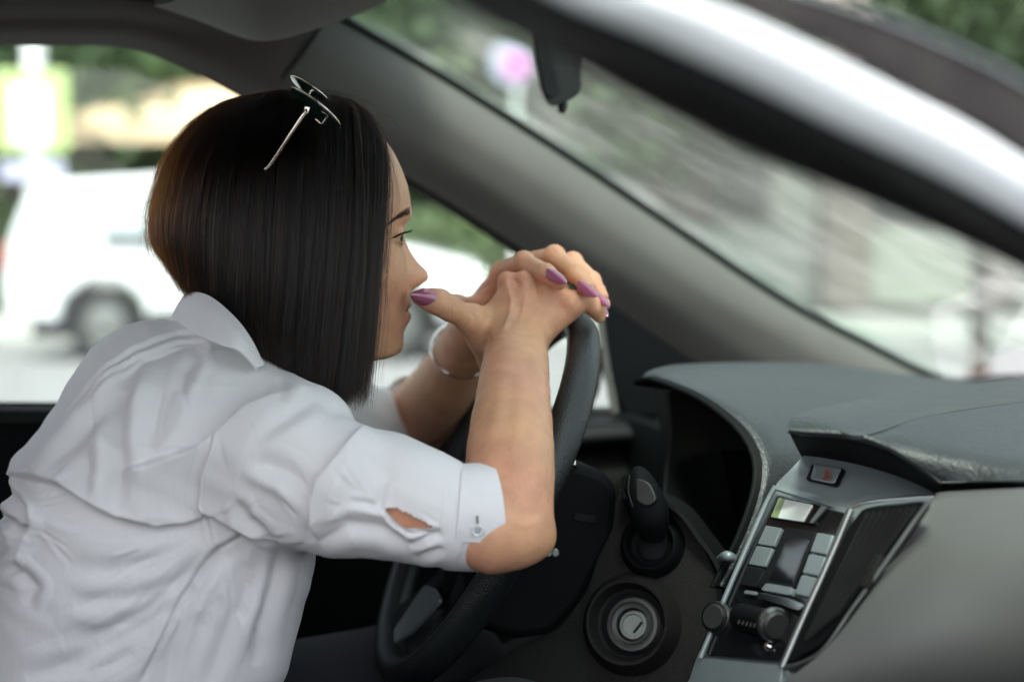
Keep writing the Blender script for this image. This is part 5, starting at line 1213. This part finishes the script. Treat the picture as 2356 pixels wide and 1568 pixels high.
# guides from the front edge round to the nape: column, row, offset in depth (negative is the near side)
guides = [
 [(806, 236, 0), (860, 290, -55), (889, 352, -110), (890, 430, -140), (883, 520, -158), (871, 640, -170), (861, 760, -176), (850, 860, -172), (842, 935, -165)],
 [(800, 230, 0), (845, 268, -80), (862, 340, -140), (860, 440, -172), (854, 560, -186), (843, 700, -192), (830, 820, -186), (816, 940, -176)],
 [(770, 222, 0), (805, 252, -95), (816, 330, -165), (818, 450, -198), (812, 600, -210), (800, 740, -206), (790, 860, -196), (782, 945, -186)],
 [(735, 215, 0), (756, 246, -100), (764, 330, -178), (764, 460, -212), (756, 620, -220), (742, 760, -210), (734, 860, -198), (736, 925, -188)],
 [(705, 211, 0), (705, 246, -105), (700, 340, -185), (694, 480, -218), (684, 640, -222), (674, 770, -204), (672, 850, -190), (680, 905, -180)],
 [(685, 211, 0), (655, 250, -100), (632, 350, -184), (622, 490, -216), (616, 640, -214), (612, 760, -190), (618, 830, -175), (630, 880, -165)],
 [(672, 211, 0), (606, 254, -92), (568, 360, -172), (552, 490, -204), (546, 630, -198), (548, 730, -172), (560, 795, -150), (575, 840, -140)],
 [(662, 212, 0), (565, 252, -78), (508, 350, -150), (484, 470, -184), (478, 590, -176), (484, 680, -146), (500, 735, -120), (515, 770, -110)],
 [(655, 212, 0), (535, 250, -58), (455, 340, -118), (424, 450, -152), (416, 550, -150), (424, 630, -122), (444, 680, -96), (458, 708, -80)],
 [(650, 212, 0), (512, 250, -30), (415, 345, -72), (378, 450, -98), (368, 530, -100), (384, 590, -84), (412, 640, -60), (430, 672, -40)],
 [(648, 212, 0), (498, 250, 0), (398, 350, -20), (362, 450, -30), (352, 515, -30), (358, 560, -26), (378, 590, -20), (395, 620, -10)],
 [(648, 212, 0), (498, 250, 30), (396, 350, 40), (360, 450, 40), (350, 510, 40), (352, 545, 40), (356, 560, 40), (362, 575, 40)],
 [(650, 212, 0), (520, 250, 70), (420, 350, 110), (385, 450, 130), (376, 530, 130), (392, 590, 120), (420, 650, 100), (440, 690, 90)],
 [(662, 212, 0), (575, 252, 110), (520, 350, 170), (500, 470, 200), (494, 600, 200), (500, 690, 190), (520, 750, 170), (540, 800, 160)],
 [(690, 212, 0), (660, 250, 120), (640, 350, 190), (632, 490, 226), (628, 640, 226), (625, 780, 210), (632, 860, 190), (640, 900, 180)],
 [(740, 215, 0), (745, 250, 110), (750, 340, 185), (750, 480, 215), (742, 640, 222), (735, 780, 210), (735, 860, 200), (740, 925, 190)],
 [(800, 230, 0), (830, 275, 95), (842, 350, 150), (845, 450, 180), (842, 600, 192), (836, 750, 190), (830, 850, 186), (826, 930, 180)],
]
GS = np.array([G(gd) for gd in guides]); NG = len(GS)
# which share of the strands starts where: dense on the near side
g_ = np.random.default_rng(77)
def lerp_guides(s):
    s = np.clip(s, 0, NG - 1.0001); i = s.astype(int); f = (s - i)[:, None, None]
    return GS[i] * (1 - f) + GS[i + 1] * f
npt = GS.shape[1]; tt_ = np.linspace(0, 1, npt)
cen = np.array(P(655, 520, HD))
def lerp_pts(sp):                       # per-point guide position
    sp = np.clip(sp, 0, NG - 1.0001); i = sp.astype(int); f = (sp - i)[..., None]; k = np.arange(npt)[None, :]
    return GS[i, k] * (1 - f) + GS[np.minimum(i + 1, NG - 1), k] * f
def strands(n, lo, hi, inner0, inner1, jit, cut, fly=0.0):
    s = g_.uniform(lo, hi, n)
    ncl = max(1, n // 55); cw = g_.uniform(lo, hi, ncl + 1); cw.sort(); ci = np.clip(np.searchsorted(cw, s), 0, ncl)
    cdrift = g_.normal(size=ncl + 1) * .16; coff = g_.normal(size=(ncl + 1, 3)) * jit * 1.6
    pull = (cw[ci] - s)[:, None] * (tt_ ** 1.3)[None, :] * g_.uniform(.1, .85, n)[:, None]
    S = lerp_pts(s[:, None] + pull + (cdrift[ci] + g_.normal(size=n) * .10)[:, None] * (tt_ ** 2)[None, :] * (lo < 8))
    inn = g_.uniform(inner0, inner1, n)[:, None, None]
    axis = cen[None, None, :] * np.ones_like(S); axis[..., 2] = np.minimum(S[..., 2], cen[2] + .03); 
    dirv = S - axis; dirv[..., 2] *= np.where(S[..., 2] > cen[2] + .03, 1, 0)
    S = S - dirv * inn * np.clip(tt_ * 3 + .35, 0, 1)[None, :, None]
    off = coff[ci][:, None, :] * (tt_ ** 1.2)[None, :, None] + g_.normal(size=(n, 1, 3)) * jit * (.25 + tt_ ** 1.5)[None, :, None]
    ph = g_.uniform(0, 6.28, (n, 1, 3)); wv = np.sin(tt_[None, :, None] * g_.uniform(3, 8, (n, 1, 1)) + ph) * .0016 * tt_[None, :, None]
    S = S + off + wv
    if fly:
        S = S + g_.normal(size=(n, 1, 3)) * fly * (tt_ * (1 - tt_ * .3))[None, :, None] ** 1.0 + np.array((0, 0, 1.)) * (g_.random((n, 1, 1)) * fly * 1.2) * np.sin(tt_ * 3.1)[None, :, None]
    # uneven ends
    ln = np.clip(1 - np.abs(g_.normal(size=n)) * cut, .55, 1.02)
    out = np.empty_like(S)
    for a in range(3):
        x = ln[:, None] * tt_[None, :] * (npt - 1); i = np.clip(x.astype(int), 0, npt - 2); f = x - i
        out[..., a] = np.take_along_axis(S[..., a], i, 1) * (1 - f) + np.take_along_axis(S[..., a], i + 1, 1) * f
    return out
hairs = [strands(17000, 0, 10.6, -.02, .10, .0017, .10), strands(7000, 10.6, NG - 1.001, -.01, .12, .0012, .05),
         strands(9000, 0, 10.8, .10, .26, .0018, .13), strands(900, 0, 12, -.04, .0, .003, .15, fly=.0045)]
allh = np.concatenate(hairs)
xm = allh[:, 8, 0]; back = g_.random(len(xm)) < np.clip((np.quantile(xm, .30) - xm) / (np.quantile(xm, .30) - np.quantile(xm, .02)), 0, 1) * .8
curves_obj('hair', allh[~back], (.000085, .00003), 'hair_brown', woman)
curves_obj('hair', allh[back], (.000085, .00003), 'hair_backlit', woman, label='hair at the back of her head, with backlight painted in as reddish brown')
# dense under-layer that closes the gaps
rows = [list(map(Vector, (GS[i] - (GS[i] - np.array([*cen])) * np.array((.09, .10, .06)))[:12])) for i in range(NG)]
mat('hair_base', (.010, .007, .006), .6, bump=[('noise', 260, .5, .002, (1, 1, .06))])
patch('hair_underlayer', rows, 'hair_base', woman, nu=40, nv=110, solid=0)
# loose strands over the face and along the crown
def loose(paths, jit, n, name, r=.00007):
    out = []
    for pth in paths:
        c = catmull([P(u, v, d) for u, v, d in pth], 16)
        for _ in range(n):
            o = g_.normal(size=3) * jit; o2 = g_.normal(size=3) * jit; out.append(c + o + np.outer(tt_ ** 1.5, o2) * 2)
    return curves_obj(name, out, (r, r * .4), 'lash_dark', woman)
loose([[(872, 300, 1.385), (892, 360, 1.372), (897, 440, 1.362), (893, 540, 1.356), (888, 640, 1.352), (893, 720, 1.350), (886, 800, 1.348), (876, 880, 1.348)],
       [(876, 310, 1.385), (898, 380, 1.373), (906, 450, 1.365), (902, 520, 1.362), (893, 600, 1.360)],
       [(868, 300, 1.385), (888, 370, 1.370), (890, 470, 1.358), (884, 600, 1.352), (876, 720, 1.348)],
       [(880, 320, 1.388), (905, 390, 1.378), (915, 460, 1.372), (912, 500, 1.370)],
       [(874, 305, 1.385), (893, 380, 1.368), (897, 520, 1.356), (882, 680, 1.350), (868, 800, 1.348), (858, 900, 1.348)]], .0009, 7, 'loose_hair')
fz = []
for _ in range(130):
    s = g_.uniform(0, 1); u0 = 600 + 290 * s; v0 = 218 + 70 * max(0, (s - .45) / .55) ** 1.6
    a = g_.uniform(-.5, 1.2); L_ = g_.uniform(20, 75); d0 = HD - g_.uniform(0, .05)
    pth = [(u0 - 12, v0 + 10, d0), (u0 + L_ * .3, v0 - 6 - 8 * g_.random(), d0), (u0 + L_ * .7, v0 - 2 + a * 12 - 10 * g_.random(), d0 - .005), (u0 + L_, v0 + a * 35, d0 - .01)]
    fz.append(catmull([P(*q) for q in pth], 16))
for _ in range(70):
    s = g_.uniform(0, 1); u0 = 600 - 230 * s; v0 = 216 + 190 * s ** 1.7; L_ = g_.uniform(25, 80)
    pth = [(u0 + 10, v0 + 6, HD), (u0 - L_ * .35, v0 + 6 + 10 * s, HD), (u0 - L_ * .6, v0 + L_ * .55, HD), (u0 - L_ * .6, v0 + L_, HD - .01)]
    fz.append(catmull([P(*q) for q in pth], 16))
curves_obj('flyaway_hair', fz, (.00005, .00002), 'hair_brown', woman)
# brow and lashes laid on the skin
sv = np.array([x.co for x in skin.data.vertices]); su, sv_, sd_ = proj_arr(sv)
Fq = np.empty(len(skin.data.polygons) * 4, np.int32); skin.data.polygons.foreach_get('vertices', Fq) if False else skin.data.loops.foreach_get('vertex_index', Fq)
Fq = Fq.reshape(-1, 4); m_ = ((su > 840) & (su < 1000) & (sv_ > 440) & (sv_ < 620))[Fq].all(1); sub = Fq[m_]; ids_ = np.unique(sub); rm = np.zeros(len(sv), int); rm[ids_] = np.arange(len(ids_))
bvh = BVHTree.FromPolygons([Vector(x) for x in sv[ids_]], rm[sub].tolist())
def onskin(u, v, lift=.0003, dflt=1.40):
    h = bvh.ray_cast(CAM, ray(u, v).normalized())
    return (h[0] - ray(u, v).normalized() * lift) if h[0] is not None else P(u, v, dflt)
br = []
for _ in range(800):
    f = g_.random() ** .8; u0 = 892 + 50 * f; vm = np.interp(f, [0, .35, .8, 1], [519, 504, 492, 489]); th = np.interp(f, [0, .6, 1], [1.5, 5, 8]); v0 = vm + g_.uniform(-th, th)
    dx, dy = np.interp(f, [0, 1], [-9, 2]), np.interp(f, [0, 1], [4, -10]); q = [onskin(min(u0 + dx * t, 943), v0 + dy * t, .0002 + .0006 * t) for t in (0, .5, 1)]
    br.append(catmull(q, 5))
curves_obj('eyebrow', br, (.00005, .00002), 'lash_dark', woman)
ls = []
for _ in range(150):
    f = g_.random(); u0 = 902 + 30 * f; v0 = np.interp(f, [0, .5, 1], [547, 538, 533]); b0 = onskin(u0, v0, .0002)
    tip = b0 + CR * (.0042 + .004 * f) + CU * (.0006 + .0022 * g_.random()) - CF * .002; mid = b0.lerp(tip, .5) - CU * .0010
    ls.append(catmull([b0, mid, tip], 6))
for _ in range(14):
    f = g_.random(); u0 = 905 + 22 * f; v0 = np.interp(f, [0, 1], [553, 556]); b0 = onskin(u0, v0, .0002)
    ls.append(catmull([b0, b0 + CR * .0012 - CU * .0012 - CF * .0005, b0 + CR * .0022 - CU * (.003 + .002 * g_.random()) - CF * .0005], 6))
fh = []
av = ((su > 1060) & (su < 1290) & (sv_ > 800) & (sv_ < 1150) & (sd_ < 1.45)); ai = np.nonzero(av)[0]; ai = g_.choice(ai, 1500)
nn_ = vnormals(sv, Fq)[ai]; 
for p_, n_ in zip(sv[ai], nn_):
    p_ = Vector(p_); n_ = Vector(n_); dr = (CU * -.9 + CR * g_.uniform(-.5, .1) + n_ * .35).normalized(); l_ = g_.uniform(.003, .007)
    fh.append(catmull([p_, p_ + dr * l_ * .5 + n_ * .0004, p_ + dr * l_ - CU * .0008], 4))
hair_mat('down_hair', .55, .6)
curves_obj('arm_hair', fh, (.00003, .00001), 'down_hair', woman)
curves_obj('eyelashes', ls, (.00007, .00003), 'lash_dark', woman)
mat('liner', (.012, .008, .007), .5)
lp_ = [onskin(u, v, .0001) for u, v in ((896, 551), (906, 545), (918, 539), (930, 534))]
tube('eyeliner', lp_, [.0003, .0006, .0007, .0005], 'liner', woman, n=8)

# ---------------------------------------------------------------- sunglasses pushed up on the hair, bracelet
sg = empty('sunglasses', (0, 0, 0), 'round dark green sunglasses with a thin gold frame pushed up on her hair', 'sunglasses')
mat('lens_green', (.012, .035, .034), .05, spec=.9, coat=.6)
mat('gold_metal', (.88, .78, .68), .22, metal=1)
def lens(c, du, dv, cd_, r2, name='lens'):
    # disc seen nearly edge on: long axis in the picture, short axis partly in depth
    a = (P(c[0] + du, c[1] + dv, cd_) - P(c[0], c[1], cd_)); b = (P(c[0] + 9, c[1] - 15, cd_ - r2) - P(c[0], c[1], cd_)); o = P(c[0], c[1], cd_)
    b = b.normalized() * a.length * .96; n = a.cross(b).normalized()
    rows = [[o + (a * math.cos(t) + b * math.sin(t)) * r + n * (.0022 * (1 - r * r)) for t in np.linspace(0, 2 * math.pi, 25)] for r in (.001, .35, .7, .93)]
    l = patch(name, rows, 'lens_green', sg, nu=64, nv=10, solid=.0012)
    ringp = [o + (a * math.cos(t) + b * math.sin(t)) * .97 for t in np.linspace(0, 2 * math.pi, 33)]
    tube('rim', ringp, .0008, 'gold_metal', sg, steps=90, n=8)
    return o, a, b, n
L1 = lens((727, 247), 57, 46, 1.338, .035)
L2 = lens((715, 208), 46, 34, 1.415, .035)
tube('bridge', [P(708, 226, 1.362), P(714, 210, 1.376), P(722, 210, 1.392)], .0011, 'gold_metal', sg, n=8)
tube('temple_arm', [P(708, 252, 1.322), P(698, 264, 1.3180), P(662, 318, 1.318), P(624, 376, 1.322), P(612, 390, 1.326)], [.0023, .0020, .0018, .0016, .0018], 'gold_metal', sg, n=10, flat=.6)
tube('temple_arm', [P(700, 214, 1.52), P(640, 318, 1.54), P(580, 418, 1.54)], .0014, 'gold_metal', sg, n=10, flat=.6)
prism('hinge', px([(701, 244), (714, 246), (708, 262), (697, 260)], P, 1.3195), CF * .003, 'gold_metal', sg, bevel=.0006)
tube('nose_pad', [P(752, 270, 1.335), P(740, 284, 1.337), P(726, 274, 1.337)], .0010, 'gold_metal', sg, n=10)
bb = empty('bracelet', (0, 0, 0), 'thin silver bangle on the wrist of her far arm', 'bracelet')
c_ = P(1060, 806, 1.646); ax_ = (P(1085, 735, 1.585) - P(1020, 880, 1.70)).normalized()
a_ = (CR - ax_ * CR.dot(ax_)).normalized(); b_ = ax_.cross(a_)
tube('band', [c_ + (a_ * math.cos(t) * .0335 + b_ * math.sin(t) * .0335) for t in np.linspace(.25, 2 * math.pi - .05, 33)], .0016, 'chrome', bb, steps=120, n=12)
lathe('bead', [(.0001, .0028), (.0022, .0018), (.0028, 0), (.0022, -.0018), (.0001, -.0028)], c_ + (a_ * math.cos(.22) * .0335 + b_ * math.sin(.22) * .0335), (0, 0, 1), 'chrome', bb, n=16)
